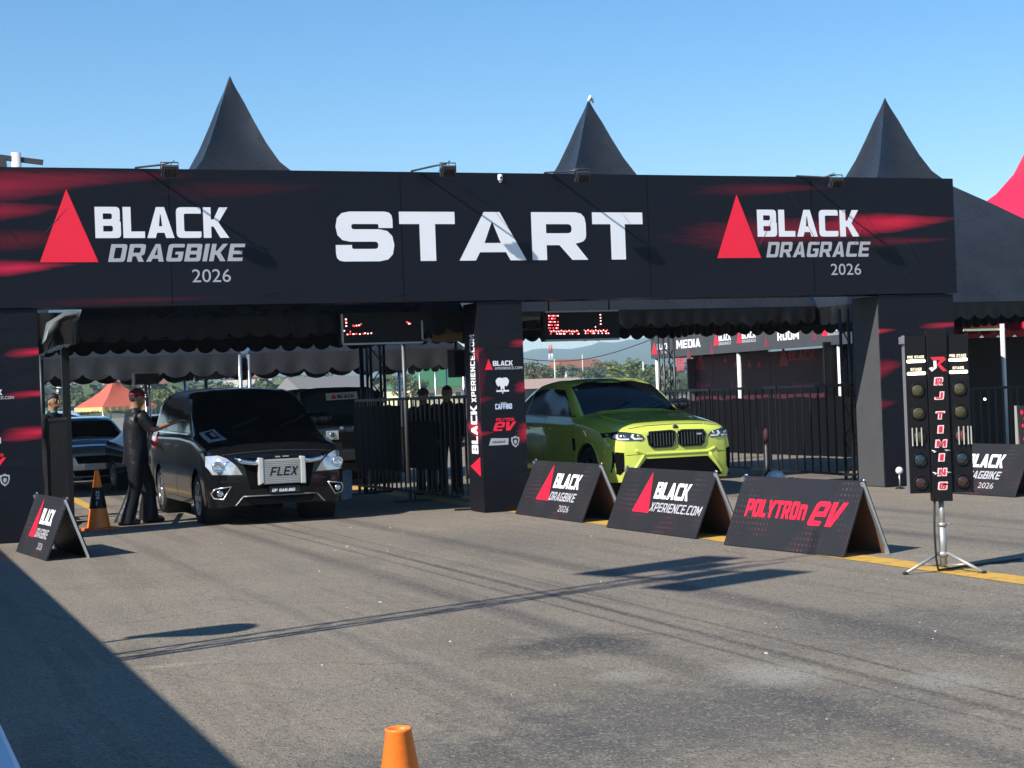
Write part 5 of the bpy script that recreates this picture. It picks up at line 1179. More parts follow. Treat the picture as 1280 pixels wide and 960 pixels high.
def person(label, loc, rz, P, shirt, trousers, cap=None, flare=1.0, sleeve=.8, collar=None, hands=('L', 'R'), hair=True, hem=.80, trim=None):
    t = thing('person', label, 'person', loc, rz)
    V = Vector; J = {k: V(v) for k, v in P.items()}
    vs = [(J['pelvis'], (.135, .10)), (J['waist'], (.125, .095)), (J['chest'], (.155, .115)), (J['neck'], .055), (J['jaw'], (.058, .07)), (J['skull'], (.075, .095)), (J['crown'], (.05, .06))]
    es = [(0, 1), (1, 2), (2, 3), (3, 4), (4, 5), (5, 6)]
    ext = MB()
    for s in 'LR':
        k = len(vs); vs += [(J['sh'+s], .062), (J['el'+s], .042), (J['wr'+s], .028), (J['wr'+s]+(J['hd'+s]-J['wr'+s])*.55, (.036, .018)), (J['hd'+s], (.034, .015))]
        es += [(2, k), (k, k+1), (k+1, k+2), (k+2, k+3), (k+3, k+4)]
        k = len(vs); vs += [(J['hip'+s], .098), (J['kn'+s], .062), (J['an'+s], .042), (J['toe'+s], (.042, .03))]; es += [(0, k), (k, k+1), (k+1, k+2), (k+2, k+3)]
        d = (J['hd'+s]-J['wr'+s]).normalized(); side = d.cross(V((0, 0, 1))); side = side.normalized() if side.length > .2 else V((1, 0, 0)); side = d.orthogonal().normalized() if side.length < .1 else side
        up = side.cross(d)
        for i, (w, L) in enumerate(((-.024, .066), (-.008, .078), (.009, .074), (.025, .058))):      # four fingers, bent at the knuckles
            a = J['hd'+s]+side*w+d*.006; ext.tube([a, a+d*L*.45-up*.006, a+d*L*.78-up*.026, a+d*L*.92-up*.045], [.0095, .009, .008, .006], 7)
        a = J['wr'+s]+d*.035+side*-.026; ext.tube([a, a-side*.028+d*.025-up*.008, a-side*.034+d*.052-up*.018, a-side*.026+d*.072-up*.024], [.0125, .011, .0095, .007], 7)
    me = skin_mesh(vs, es, 'body', SKIN)
    hc, f = J['skull'], V(P.get('face', (0, 1, 0))).normalized(); rt = f.cross(V((0, 0, 1)))
    ext.ball(hc+V((0, 0, .0)), (.082, .082, .112), 18, 12)
    ext.ball(hc+f*.020+V((0, 0, -.055)), (.062, .062, .062), 14, 10)
    ext.tube([hc+f*.080+V((0, 0, .022)), hc+f*.092+V((0, 0, -.005)), hc+f*.106+V((0, 0, -.024)), hc+f*.085+V((0, 0, -.034))], [.010, .013, .017, .010], 8)
    ext.tube([hc+f*.079+rt*-.026+V((0, 0, -.060)), hc+f*.087+V((0, 0, -.058)), hc+f*.079+rt*.026+V((0, 0, -.060))], [.005, .009, .005], 6)
    for s in (-1, 1):
        ext.ball(hc+rt*s*.080+f*-.008+V((0, 0, -.012)), (.014, .022, .034), 10, 8); ext.tube([hc+f*.074+rt*s*.018+V((0, 0, .028)), hc+f*.074+rt*s*.05+V((0, 0, .030))], .008, 6)
    merge(me, ext, SKIN); mpart(t, 'body', me, SKIN)
    for s in (-1, 1): part(t, 'eye', MB().ball(hc+f*.076+rt*s*.031+V((0, 0, .010)), (.012, .012, .008), 10, 8), mat('dark_eye', (.03, .02, .018), .2))
    if hair:
        b = MB().ball(hc+f*-.012+V((0, 0, .022)), (.090, .090, .105), 18, 12); b.v = [p if (p.z > hc.z+.045 or (p-hc).dot(f) < -.0) else p-f*.03-V((0, 0, 0)) for p in b.v]; part(t, 'hair', b, HAIR)
    if cap:
        b = MB().ball(hc+f*-.004+V((0, 0, .050)), (.098, .102, .085), 20, 12); b.v = [p if p.z > hc.z+.030 else V((p.x, p.y, hc.z+.030)) for p in b.v]; cp = part(t, 'cap', b, cap)
        b = MB(); n = 11; o = hc+V((0, 0, .040)); vs_ = []
        for i in range(n):
            a = math.pi*(i/(n-1)-.5); rr = 1; vs_ += [o+f*.085*math.cos(a)+rt*.088*math.sin(a), o+f*(.085*math.cos(a)+.105*math.cos(a)**.6 if math.cos(a) > 0.01 else .085*math.cos(a))+rt*.092*math.sin(a)+V((0, 0, -.016*math.cos(a)))]
        fs_ = [(2*i, 2*i+1, 2*i+3, 2*i+2) for i in range(n-1)]; b.add(vs_, fs_, True); b.add([v-V((0, 0, .006)) for v in vs_], [tuple(reversed(q_)) for q_ in fs_], True); part(cp, 'brim', b, TRIMB)
    # loose clothes hung on the figure as tapering, creased tubes
    pe = J['pelvis']
    def cloth(name, rows, m, par, n=20, fold=.05, seed=1):
        rr = random.Random(seed); b = MB(); vs_, fs_ = [], []; ph = [rr.uniform(0, 6) for _ in range(4)]
        for i, (c, rx_, ry_) in enumerate(rows):
            c = V(c)
            for k_ in range(n):
                a_ = 2*math.pi*k_/n; w_ = 1+fold*(math.sin(3*a_+ph[0]+i*.9)+.7*math.sin(5*a_+ph[1]-i*1.7))
                vs_.append(c+V((rx_*w_*math.cos(a_), ry_*w_*math.sin(a_), .012*math.sin(2*a_+ph[2]+i*2.3))))
        for i in range(len(rows)-1): fs_ += [(i*n+k_, i*n+(k_+1) % n, (i+1)*n+(k_+1) % n, (i+1)*n+k_) for k_ in range(n)]
        b.add(vs_, fs_, True); o = part(par, name, b, m); sb = o.modifiers.new('sub', 'SUBSURF'); sb.levels = sb.render_levels = 1; return o
    ch = J['chest']; nk = J['neck']
    sh = cloth('shirt', [(pe+V((0, 0, hem-pe.z)), .205, .165), (pe+V((0, 0, (hem-pe.z)*.5)), .200, .160), (pe+V((0, 0, .04)), .192, .152), (J['waist'], .182, .146), (J['waist'].lerp(ch, .5), .186, .148), (ch, .200, .150), (ch.lerp(nk, .45), .195, .128), (ch.lerp(nk, .72), .120, .100), (nk+V((0, 0, .015)), .068, .07)], shirt, t, seed=3)
    for s in 'LR':
        a, e = J['sh'+s], J['sh'+s].lerp(J['el'+s], sleeve); rows = [a+(a-e)*.12+V((0, 0, .0)), a, a.lerp(e, .35), a.lerp(e, .7), e]; rd = [.055, .092, .088, .080, .082]
        if sleeve >= 1: rows += [J['el'+s].lerp(J['wr'+s], .5), J['wr'+s]]; rd += [.062, .050]
        bb = MB().tube(rows, rd, 14, caps=False); part(sh, 'sleeve', bb, shirt)
    if collar: part(sh, 'collar', MB().tube([J['neck']+V((.062*math.cos(a), .062*math.sin(a), .0)) for a in np.linspace(0, 2*math.pi, 17)], .02, 8), collar)
    if trim:
        o = J['chest']; part(sh, 'trim', MB().tube([o+f*.145+rt*.10+V((0, 0, .10)), o+f*.165+rt*.07+V((0, 0, -.05)), o+f*.165+rt*.045+V((0, 0, -.17))], [.012, .02, .012], 8), REDP)
        part(sh, 'trim', MB().tube([o+f*.155+rt*.055+V((0, 0, -.13)), o+f*.168+rt*.03+V((0, 0, -.28))], [.012, .006], 8), GREYP)
        part(sh, 'shoulder_print', MB().tube([J['sh'+trim]+V((-.05, -.0, .085)), J['sh'+trim]+V((.05, 0, .075))], .018, 8), mat('maroon_print', (.16, .02, .04), .7))
    tr_o = cloth('trousers', [(pe+V((0, 0, -.16)), .17, .13), (pe+V((0, 0, -.05)), .178, .138), (pe+V((0, 0, .08)), .168, .130)], trousers, t, seed=5, fold=.02)
    for s in 'LR':
        hp, kn, an = J['hip'+s], J['kn'+s], J['an'+s]+V((0, 0, -.05)); fl = flare
        o = cloth('trouser_leg', [(hp+V((0, 0, .02)), .108, .118), (hp.lerp(kn, .35), .110, .118), (hp.lerp(kn, .75), .085, .092), (kn, .078, .084), (kn.lerp(an, .35), .072*fl**.5, .08*fl**.5), (kn.lerp(an, .7), .085*fl, .095*fl), (an, .084*fl**1.25, .10*fl**1.25)], trousers, tr_o, seed=ord(s), fold=.06)
    for s in 'LR':
        d = (J['toe'+s]-J['an'+s]); d.z = 0; d = d.normalized(); a = J['an'+s]; a = V((a.x, a.y, .035))
        part(t, 'shoe', MB().tube([a-d*.075, a-d*.03, a+d*.07, a+d*.15, a+d*.19], [.03, .046, .045, .04, .022], 10), RUB)
    return t
STAND = dict(pelvis=(0, 0, .95), waist=(0, 0, 1.10), chest=(0, .01, 1.34), neck=(0, .01, 1.52), jaw=(0, .03, 1.585), skull=(0, .045, 1.675), crown=(0, .035, 1.765),
             shL=(-.19, 0, 1.46), elL=(-.235, -.03, 1.17), wrL=(-.23, .06, .93), hdL=(-.225, .09, .85), shR=(.19, 0, 1.46), elR=(.235, -.03, 1.17), wrR=(.23, .06, .93), hdR=(.225, .09, .85),
             hipL=(-.10, 0, .90), knL=(-.11, .02, .51), anL=(-.115, -.02, .09), toeL=(-.13, .15, .04), hipR=(.10, 0, .90), knR=(.11, .02, .51), anR=(.115, -.02, .09), toeR=(.13, .15, .04))
SHINYB = mat('black_nylon', (.009, .009, .011), .45, bmp=.5, bscale=14, scale=8, spec=.3)
pose = dict(STAND); s_ = 1.045
pose.update(shR=(.18, .05, 1.45), elR=(.20, .20, 1.24), wrR=(.10, .47, 1.335), hdR=(.07, .56, 1.36), shL=(-.19, -.02, 1.46), elL=(-.245, .06, 1.18), wrL=(-.17, .24, 1.06), hdL=(-.15, .31, 1.02),
            knL=(-.12, .16, .51), anL=(-.15, .15, .09), toeL=(-.16, .33, .04), knR=(.10, -.02, .51), anR=(.12, -.17, .09), toeR=(.15, .0, .04))
m1 = person('man in red cap and black outfit reaching to the mirror of the black van', (-4.36, 2.14, 0), R(-94), pose, SHINYB, SHINYB, cap=mat('maroon_cap', (.15, .008, .016), .75, var=.2), flare=1.22, sleeve=.85, hem=.80, trim='R')
m1.scale = (1.12, 1.12, s_)
rb_ = MB().tube([(.02, .41, 1.56), (.02, .43, 1.50)], .022, 8); part(m1, 'radio', MB().box((-.06, .17, 1.62), (.05, .035, .12)).tube([(-.075, .17, 1.66), (-.08, .17, 1.78)], .006, 6), TRIMB)
p2 = dict(STAND); p2.update(face=(.25, 1, -.05))
m2 = person('young man with black hair looking out from behind the left pillar', (-5.24, 4.45, 0), R(-125), p2, CLOTHB, CLOTHB, collar=mat('turquoise_cloth', (.03, .35, .42), .8), sleeve=1.0); m2.scale = (1.05,)*3
m3 = person('dark haired person in black standing behind the fence by the middle pillar', (1.22, 5.0, 0), R(165), dict(STAND), CLOTHB, CLOTHB, sleeve=1.0)
m4 = person('person in a black cap whose head just shows above the lane fence', (.82, 5.0, 0), R(140), dict(STAND), CLOTHB, CLOTHB, cap=mat('grey_cap', (.05, .055, .07), .8), sleeve=1.0); m4.scale = (.98,)*3
# ------------------------------------------------------------------ media booth, its front facing the lanes
MX = 12.0
FASC = print_mat('fascia_print', (.055, .057, .062), [(12, 13.3, 1.0, .5, .0, (.3, .02, .04))], ax=(1, 2), rough=.5)
t = thing('media_booth', 'long booth with a grey MEDIA ROOM fascia and dark red walls', 'booth', (MX, 14, 0))
L = lambda x, y, z: Vector((x-MX, y-14, z))
zt, zb = 3.02, 2.43
part(t, 'fascia', MB().box(L(MX+.03, 13.75, (zt+zb)/2), (.06, 11.6, zt-zb)), FASC)
part(t, 'fascia_return', MB().box(L(MX+1.8, 19.52, (zt+zb)/2), (3.5, .05, zt-zb)), FASC)
part(t, 'back_wall', MB().box(L(MX+1.25, 13.75, 1.22), (.06, 11.5, 2.42)), mat('maroon_wall', (.060, .006, .013), .6, var=.25, scale=1))
part(t, 'end_wall', MB().box(L(MX+2.2, 19.42, 1.2), (2.4, .05, 2.38)), mat('grey_wall', (.16, .15, .16), .7))
part(t, 'roof', MB().box(L(MX+1.9, 13.75, zt+.03), (3.8, 11.7, .05)), BLACKV)
for y in (19.40, 14.85, 10.3): part(t, 'pole', MB().tube([L(MX+.10, y, 0), L(MX+.10, y, zb+.02)], .055, 12), mat('white_steel_pole', (.62, .62, .60), .4))
eyy, F0 = Vector((0, -1, 0)), -.004
def fx(px, py): q = pX(px, py, MX); return L(MX+F0, q.y, q.z)
def fw_(a, c, py): return abs(pX(a, py, MX).y-pX(c, py, MX).y)
for px0, px1, py in ((815, 836, 443), (892, 914, 432), (921, 945, 429), (1028, 1050, 420)):
    part(t, 'emblem', tri(fx(px0, py), eyy, ez, fw_(px0, px0+7, py), .30), REDP)
    part(t, 'lettering', text('BLACK', fx(px0+6.5, py-5.5), eyy, ez, .16, fw_(px0+6.5, px1, py), sp=.07), WHITEP)
    part(t, 'lettering', text('DRAGRACE', fx(px0+7, py-.5), eyy, ez, .07, fw_(px0+7, px1, py), sp=.14), GREYP)
part(t, 'lettering', text('MEDIA', fx(846, 436), eyy, ez, .215, fw_(846, 876, 434), sp=.09), WHITEP)
part(t, 'lettering', text('ROOM', fx(972, 426), eyy, ez, .20, fw_(972, 999, 422), sp=.09), WHITEP)
b = MB()
for px, py in ((858, 446), (887, 441), (955, 432), (1016, 424)): tri(fx(px, py+2), eyy, ez, fw_(px, px+6, py), .30, b)
part(t, 'print_spikes', b, mat('faint_red_print', (.16, .03, .04), .5))['kind'] = 'stuff'
BX = MX+1.25-.033
def bx_(px, py): q = pX(px, py, BX); return L(BX, q.y, q.z)
def bw_(a, c, py): return abs(pX(a, py, BX).y-pX(c, py, BX).y)
DIM = mat('red_wall_print', (.42, .03, .045), .6)
part(t, 'lettering', text('BLACK', bx_(846, 456), eyy, ez, .25, bw_(846, 880, 452), sp=.07), DIM)
part(t, 'lettering', text('DRAGRACE', bx_(846, 463.5), eyy, ez, .14, bw_(846, 882, 460)), DIM)
part(t, 'emblem', tri(bx_(974, 458), eyy, ez, bw_(974, 986, 455), .55), DIM)
part(t, 'lettering', text('BLACK', bx_(986, 451), eyy, ez, .24, bw_(986, 1019, 448), sp=.07), DIM)
for px in (904, 917, 934, 946): part(t, 'emblem', tri(bx_(px, 452.5 if px < 910 else 459), eyy, ez, .22, .18), DIM)
for px in (870, 913, 990, 1004):
    part(t, 'emblem', tri(bx_(px, 484), eyy, ez, .20, .17), DIM); part(t, 'lettering', text('BLACK', bx_(px+6, 484), eyy, ez, .10, .55), DIM)
part(t, 'panel_gap', MB().box(bx_(892, 470), (.01, .02, 1.6)).box(bx_(963, 470), (.01, .02, 1.6)), mat('gap_red', (.2, .03, .04), .6))

# black sheet added along the booth front, standing in for its dark interior
t = thing('dark_screen', 'long black sheet standing in for the dark interior of the media booth, seen through the bar fence', 'screen', (11.75, 13.0, 0))
b = MB(); vs, fs = [], []; N = 60
for i in range(N+1):
    f = i/N
    for j, z in enumerate((.02, .5, 1.30)): vs.append((.05*math.sin(i*1.7)*(1.2-.4*j), -6.3+12.6*f, z+.02*math.sin(i*.9)*(j == 2)))
for i in range(N): fs += [(i*3+j, (i+1)*3+j, (i+1)*3+j+1, i*3+j+1) for j in range(2)]
b.add(vs, fs, True); part(t, 'cloth', b, mat('dark_interior_sheet', (.004, .004, .005), .9, spec=.1))
for f in (0, .33, .66, 1): part(t, 'post', MB().tube([(.06, -6.3+12.6*f, 0), (.06, -6.3+12.6*f, 1.34)], .02, 6), DARKM)
# stall at the right edge
t = thing('stall', 'small stall with red fascia and pale green edge behind the light tree', 'stall', (10.6, 8.0, 0))
a, c = pY(1192, 402, 8), pY(1254, 413, 8); w = c.x-a.x; o = Vector((10.6, 8.0, 0))
part(t, 'beam', MB().box(Vector(((a.x+c.x)/2, 8, a.z+.03))-o, (w, .08, .10)), mat('grey_beam', (.20, .20, .20), .6))
part(t, 'fascia', MB().box(Vector(((a.x+c.x)/2+.1, 8.05, a.z-.09))-o, (w-.35, .05, .14)), mat('deep_red_print', (.35, .01, .03), .5))
part(t, 'edge_strip', MB().box(Vector(((a.x+c.x)/2+.15, 8.02, a.z-.185))-o, (w-.2, .06, .045)), mat('pale_green', (.35, .50, .30), .5))
part(t, 'pole', MB().tube([Vector((c.x-.06, 7.95, 0))-o, Vector((c.x-.06, 7.95, a.z+.08))-o], .05, 10), mat('white_steel_pole', (0, 0, 0)))
part(t, 'back_wall', MB().box(Vector(((a.x+c.x)/2+1.0, 10.5, 1.25))-o, (6.5, .06, 2.5)), BLACKV)
part(t, 'spot', MB().ball(pY(1231, 499, 9.9)-o, .03, 10, 8), mat('lit_spot', (1, .95, .85), .4, emit=2.5))

# ------------------------------------------------------------------ odds and ends under the tents
SPK = mat('speaker_black', (.012, .012, .013), .6, bmp=.3, bscale=80)
def speaker(label, px, py, Y, w, h, stand):
    q = pY(px, py, Y); t = thing('loudspeaker', label, 'loudspeaker', (q.x, Y, 0))
    part(t, 'cabinet', MB().box((0, .12, q.z), (w, .28, h)), SPK, bevel=.01)
    part(t, 'grille', MB().box((0, -.026, q.z), (w-.04, .012, h-.05)), MESH)
    if stand:
        part(t, 'stand', MB().tube([(.0, .12, 0), (.0, .12, q.z-h/2)], .022, 8).tube([(.07, .16, .3), (.07, .16, q.z+.1)], .016, 8), STEEL)
    else: part(t, 'hanger', MB().tube([(0, .12, q.z+h/2), (0, .12, 2.9)], .02, 8), DARKM)
    return t
speaker('black loudspeaker on a pole above the man in the red cap', 183, 473, 7.2, .42, .20, True)
speaker('black loudspeaker hanging beside the middle pillar, above the fence', 574, 454, 1.3, .18, .40, False)
q = pY(559, 419, 1.2); solo('brown_board', 'brown board hanging between the score board and the middle pillar', 'board', MB().box((q.x, 1.2, q.z), (.46, .02, .19)).tube([(q.x-.15, 1.2, q.z+.09), (q.x-.15, 1.2, 2.9)], .006, 5).tube([(q.x+.15, 1.2, q.z+.09), (q.x+.15, 1.2, 2.9)], .006, 5), BROWNB, (q.x, 1.2, q.z))
# gathered grey curtain in the tent corner by the left pillar
b = MB(); p = [pY(112, 391, 1.6), pY(82, 396, 1.6), pY(66, 408, 1.5), pY(55, 428, 1.4)]
b.tube(p, [.03, .06, .08, .03], 9); 
for i in range(len(b.v)): b.v[i] += Vector((rnd.uniform(-.03, .03), rnd.uniform(-.03, .03), rnd.uniform(-.03, .03)))
solo('rolled_curtain', 'crumpled grey plastic curtain rolled up under the tent beside the left pillar', 'curtain', b, mat('grey_plastic_sheet', (.10, .11, .12), .5, var=.5), (p[1].x, p[1].y, p[1].z))
solo('guy_rope', 'black rope running down from the rolled grey curtain', 'rope', MB().tube([pY(78, 402, 1.5), pY(52, 450, 1.4)], .012, 6), RUB, tuple(pY(52, 450, 1.4)))
q = pZ(970, 604)
t = thing('dome_lamp', 'small white and grey dome on the ground before the fence, behind the POLYTRON board', 'lamp', (q.x, q.y, 0))
part(t, 'dome', MB().lathe([(.17, .0), (.17, .05), (.15, .13), (.10, .19), (.0, .215)], 22), mat('pale_grey_shell', (.62, .62, .63), .4)); part(t, 'front_glass', MB().ball((-.02, -.12, .10), (.075, .05, .075), 12, 8), WHITEP)
q = pZ(960, 604); t = thing('bollard', 'slim black bollard with rusty foot standing before the fence', 'bollard', (q.x, q.y, 0))
part(t, 'post', MB().lathe([(.075, .10), (.055, .14), (.055, .62), (.0, .66)], 14), DARKM); part(t, 'foot', MB().lathe([(.16, 0), (.15, .04), (.08, .10), (.07, .12)], 16), mat('rust_red', (.14, .045, .03), .8)); part(t, 'cap', MB().ball((0, 0, .78), (.05, .05, .12), 10, 8), mat('dark_maroon', (.035, .006, .01), .7))
q = pZ(1125, 611); t = thing('globe_lamp', 'tiny white globe lamp on a thin stem beside the foot of the right pillar', 'lamp', (q.x, q.y, 0))
part(t, 'globe', MB().ball((0, 0, .27), .055, 12, 8), WHITEM); part(t, 'stem', MB().tube([(0, 0, 0), (0, 0, .23)], .012, 6), STEEL); part(t, 'foot', MB().lathe([(.07, 0), (.06, .02), (.0, .03)], 12), DARKM)
q = pZ(432, 624); b = MB(); b.lathe([(.09, 0), (.10, .06), (.105, .25), (.11, .42), (.10, .46), (.03, .465)], 12); b.v = [Vector((p.x*1.15, p.y*.7, p.z+.02*math.sin(p.x*30))) for p in b.v]
o = solo('carrier_bag', 'white and blue bag standing between the van and the fence', 'bag', b, mat('white_blue_plastic', (.38, .48, .80), .45, var=.6, scale=3)); o.location = (q.x, q.y, 0)

# ------------------------------------------------------------------ things left of the frame that throw the long shadows
wl_ = 9.47
b = MB().box((-wl_, -13.8, 1.30), (.10, 30.5, 2.62)); 
t = thing('hoarding', 'long black hoarding left of the lane, outside the picture', 'hoarding', (-wl_, -13.8, 0))
part(t, 'panel', MB().box((0, 0, 1.31), (.08, 30.5, 2.60)), BLACKV)
for i in range(7): part(t, 'brace', MB().bar((-.06, -15+i*5, 2.0), (-1.1, -15+i*5, .02), .05), DARKM)
t = thing('loudspeaker', 'pair of horn loudspeakers on top of the black hoarding', 'loudspeaker', (-wl_, -11.15, 0))
part(t, 'horn', MB().lathe([(.05, -.35), (.09, -.2), (.20, .12), (.24, .3)], 18, axis='x', c=(.1, 0, 3.05)), SPK); part(t, 'post', MB().tube([(0, .02, 2.6), (0, .02, 3.0)], .03, 8), DARKM)
t = thing('hoarding', 'low black hoarding hidden behind the left pillar, added to darken reflections in the van', 'hoarding', (-8.2, 22, 0))  # unseen panel added so the side of the van reflects something dark
part(t, 'panel', MB().box((0, 0, .85), (.06, 42, 1.7)), BLACKV)
for i in range(9): part(t, 'brace', MB().bar((-.04, -20+i*5, 1.5), (-.8, -20+i*5, .02), .05), DARKM)
# white painted concrete barrier whose top corner shows bottom left
b = MB().prism([(-.30, 0), (.26, 0), (.26, .18), (.12, .42), (.10, .80), (-.14, .80), (-.16, .42), (-.30, .18)], (-7.74, -9.5, .004), (1, 0, 0), (0, 0, 1), (0, -11.5, 0))
def chalky():
    m, nt, p = new_mat('chalky_white_paint'); co = objco(nt); n = noise(nt, co, 9, 6, .7); n2 = noise(nt, co, 40, 4)
    col = mixc(nt, n, (.66, .66, .70), (.84, .84, .86)); col = mixc(nt, ramp(nt, n2, .66, .74), col, (.9, .9, .9)); nt.links.new(col, p.inputs['Base Color']); p.inputs['Roughness'].default_value = .8; bump(nt, p, n, .4, .01); return m
solo('concrete_barrier', 'white painted concrete barrier at the bottom left corner, lying in shadow', 'barrier', b, chalky(), (-7.74, -15.2, 0), bevel=.015)
# lattice lighting mast
mb_, mh = Vector((-10.05, -12.1, 0)), 8.45
t = thing('lighting_mast', 'tall lattice lighting mast outside the picture, its shadow crossing the lane', 'mast', mb_)
b = MB(); hw = .13
for s in ((-hw, -hw), (hw, -hw), (0, hw)): b.tube([(s[0], s[1], 0), (s[0], s[1], mh)], .026, 6)
part(t, 'chords', b, STEEL)
b = MB(); z = .1; k = 0; C3 = ((-hw, -hw), (hw, -hw), (0, hw))
while z < mh-.5:
    for i in range(3):
        p, q = C3[i], C3[(i+1) % 3]
        if k % 2: p, q = q, p
        b.tube([(p[0], p[1], z), (q[0], q[1], z+.5)], .011, 5)
    z += .5; k += 1
part(t, 'lacing', b, STEEL)
sd_ = Vector((math.cos(PHI), math.sin(PHI), 0)); pv = Vector((-sd_.y, sd_.x, 0))
part(t, 'crossbar', MB().tube([pv*-.85+Vector((0, 0, mh-1.2)), pv*.85+Vector((0, 0, mh-1.2))], .03, 8).tube([pv*-.8+Vector((0, 0, mh-.6)), pv*.8+Vector((0, 0, mh-.6))], .03, 8), STEEL)
for i, (s, z, w_, h_) in enumerate(((-.66, mh-1.0, .52, 1.2), (.62, mh-.55, .50, 1.35), (-.20, mh-.9, .26, .5), (.22, mh-.5, .28, .5))):
    rot = Matrix.Rotation(math.atan2(sd_.y, sd_.x), 3, 'Z'); part(t, 'floodlight', MB().box(pv*s+Vector((0, 0, z)), (.16, w_, h_), rot), FM, bevel=.01)
part(t, 'spike', MB().tube([(0, 0, mh), (0, 0, mh+.9)], .018, 6), STEEL)

# ------------------------------------------------------------------ far background
HZ = lambda px: 490-.037*(px-640)
def tree_parts(seed, h, r):
    rr = random.Random(seed); tr = MB().tube([(0, 0, 0), (rr.uniform(-.1, .1), 0, h*.25), (rr.uniform(-.2, .2), rr.uniform(-.2, .2), h*.5)], [.05*h**.6, .04*h**.6, .02*h**.6], 7)
    cl = []
    for i in range(17):
        a, e, q = rr.uniform(0, 6.28), rr.uniform(-.6, 1.45), rr.uniform(.35, 1)**.6
        c = Vector((math.cos(a)*math.cos(e)*r*q, math.sin(a)*math.cos(e)*r*q, h*.62+math.sin(e)*h*.36*q)); cl.append((c, r*rr.uniform(.22, .42)))
        if i % 3 == 0: tr.tube([(0, 0, h*rr.uniform(.25, .45)), c*.6+Vector((0, 0, h*.2)), c], [.022*h**.6, .015*h**.6, .008], 5)
    cr = MB()
    for c, q in cl:
        for k in range(46):
            d = Vector((rr.gauss(0, 1), rr.gauss(0, 1), rr.gauss(0, .8))).normalized()*q*rr.uniform(.55, 1.05); p = c+d
            n = (d.normalized()+Vector((rr.uniform(-.6, .6), rr.uniform(-.6, .6), rr.uniform(-.2, .8)))).normalized(); u = n.orthogonal().normalized(); v = n.cross(u); s = q*rr.uniform(.16, .34)
            cr.add([p+u*s, p+v*s*.7, p-u*s, p-v*s*.7], [(0, 1, 2, 3)])
    return tr, cr
BARK = mat('bark', (.09, .07, .05), .9, bmp=.5, bscale=12)
def leaf(name, c):
    m, nt, p = new_mat(name); co = objco(nt); col = mixc(nt, noise(nt, co, .9, 4), tuple(x*.55 for x in c), tuple(x*1.5 for x in c)); nt.links.new(col, p.inputs['Base Color']); p.inputs['Roughness'].default_value = .65; p.inputs['Subsurface Weight'].default_value = 0; return m
LEAFS = [leaf('leaf_green', (.055, .085, .022)), leaf('leaf_olive', (.080, .088, .030)), leaf('leaf_light', (.10, .13, .028))]
protos = []
for i in range(5):
    tr, cr = tree_parts(40+i, (8, 9.5, 7, 11, 6.5)[i], (3.2, 3.4, 3.4, 3.6, 2.6)[i]); protos.append((tr.mesh('trunk', BARK), cr.mesh('crown', LEAFS[i % 3])))
where = [('left of the orange tent', 96, 250), ('directly behind the orange tent', 138, 300), ('right of the orange tent', 190, 280), ('behind the red cap', 178, 340), ('left of the orange tent, farther off', 112, 420), ('above the roof of the van', 320, 260), ('above the roof of the van, left of the tent pole', 285, 330),
         ('above the off-roader', 392, 230), ('above the off-roader, right of the grey roof', 432, 210), ('left of the green roof', 506, 200), ('left of the green roof, by the tent pole', 516, 260), ('right beside the middle pillar above the green car', 668, 330), ('left of the red and white mast', 680, 420), ('right of the red and white mast', 706, 400),
         ('above the windscreen of the green car', 728, 380), ('above the middle of the green car', 748, 430), ('left of the booth, above the green car', 768, 300), ('next to the booth fascia', 787, 270), ('close beside the booth pole', 804, 240), ('under the edge of the booth fascia', 813, 330), ('between the mast and the booth', 738, 520), ('far beyond the roof of the green car', 760, 560)]
for i, (wh, px, ds) in enumerate(where):
    p = at(px, ds); tr, cr = protos[i % 5]; th = (8, 9.5, 7, 11, 6.5)[i % 5]*.97
    yt = rnd.uniform(484, 492) if px < 250 else rnd.uniform(474, 480) if px < 360 else rnd.uniform(468, 476) if px < 600 else rnd.uniform(451, 463)
    s = max(.3, zat(px, yt, ds)/th)
    t = thing('tree', 'bushy tree far off '+wh, 'tree', p, rnd.uniform(0, 6), 'trees beyond the paddock'); t.scale = (s*1.25, s*1.25, s)
    piece(t, 'trunk', tr); piece(t, 'crown', cr)
def woods():
    b = MB(); rr = random.Random(5)
    for i in range(1500):
        px = rr.uniform(20, 850); ds = rr.uniform(380, 1250); h = hillh(px, ds); p = at(px, ds, h); q = rr.uniform(2.2, 4.6)*(.8+ds/1500)
        for k in range(20):
            d = Vector((rr.gauss(0, 1), rr.gauss(0, 1), rr.gauss(0, .8))).normalized()*q*rr.uniform(.6, 1.05); c = p+d+Vector((0, 0, q*.75))
            n = (d.normalized()+Vector((0, 0, .5))).normalized(); u = n.orthogonal().normalized(); v = n.cross(u); s = q*rr.uniform(.28, .5)
            b.add([c+u*s, c+v*s*.8, c-u*s, c-v*s*.8], [(0, 1, 2, 3)])
    o = struct('woodland', b, leaf('leaf_wood', (.065, .085, .026)), 'stuff'); o['label'] = 'distant woodland covering the low hills beyond the paddock'
def hillh(px, ds):
    """terrain height: a low wooded rise, then the far ridge climbing to the right"""
    f = max(0, (ds-300)/900); r1 = min(1, f)**1.5*(5+9*math.exp(-((px-120)/170)**2)+3*math.sin(px*.02)+2*math.sin(px*.053+1))
    g = max(0, min(1, (ds-1500)/3700)); ridge = 106+56/(1+math.exp(-(px-715)/45))+6*math.sin(px*.031)+4*math.sin(px*.077)+1.5*math.sin(px*.21)
    return r1*(1-g)+ridge*(g*g*(3-2*g))
b = MB(); vs, fs = [], []; PX = list(range(-700, 2000, 12)); DS = [300, 380, 480, 600, 750, 900, 1100, 1300, 1500, 1750, 2000, 2300, 2700, 3200, 3800, 4400, 5200, 5300]
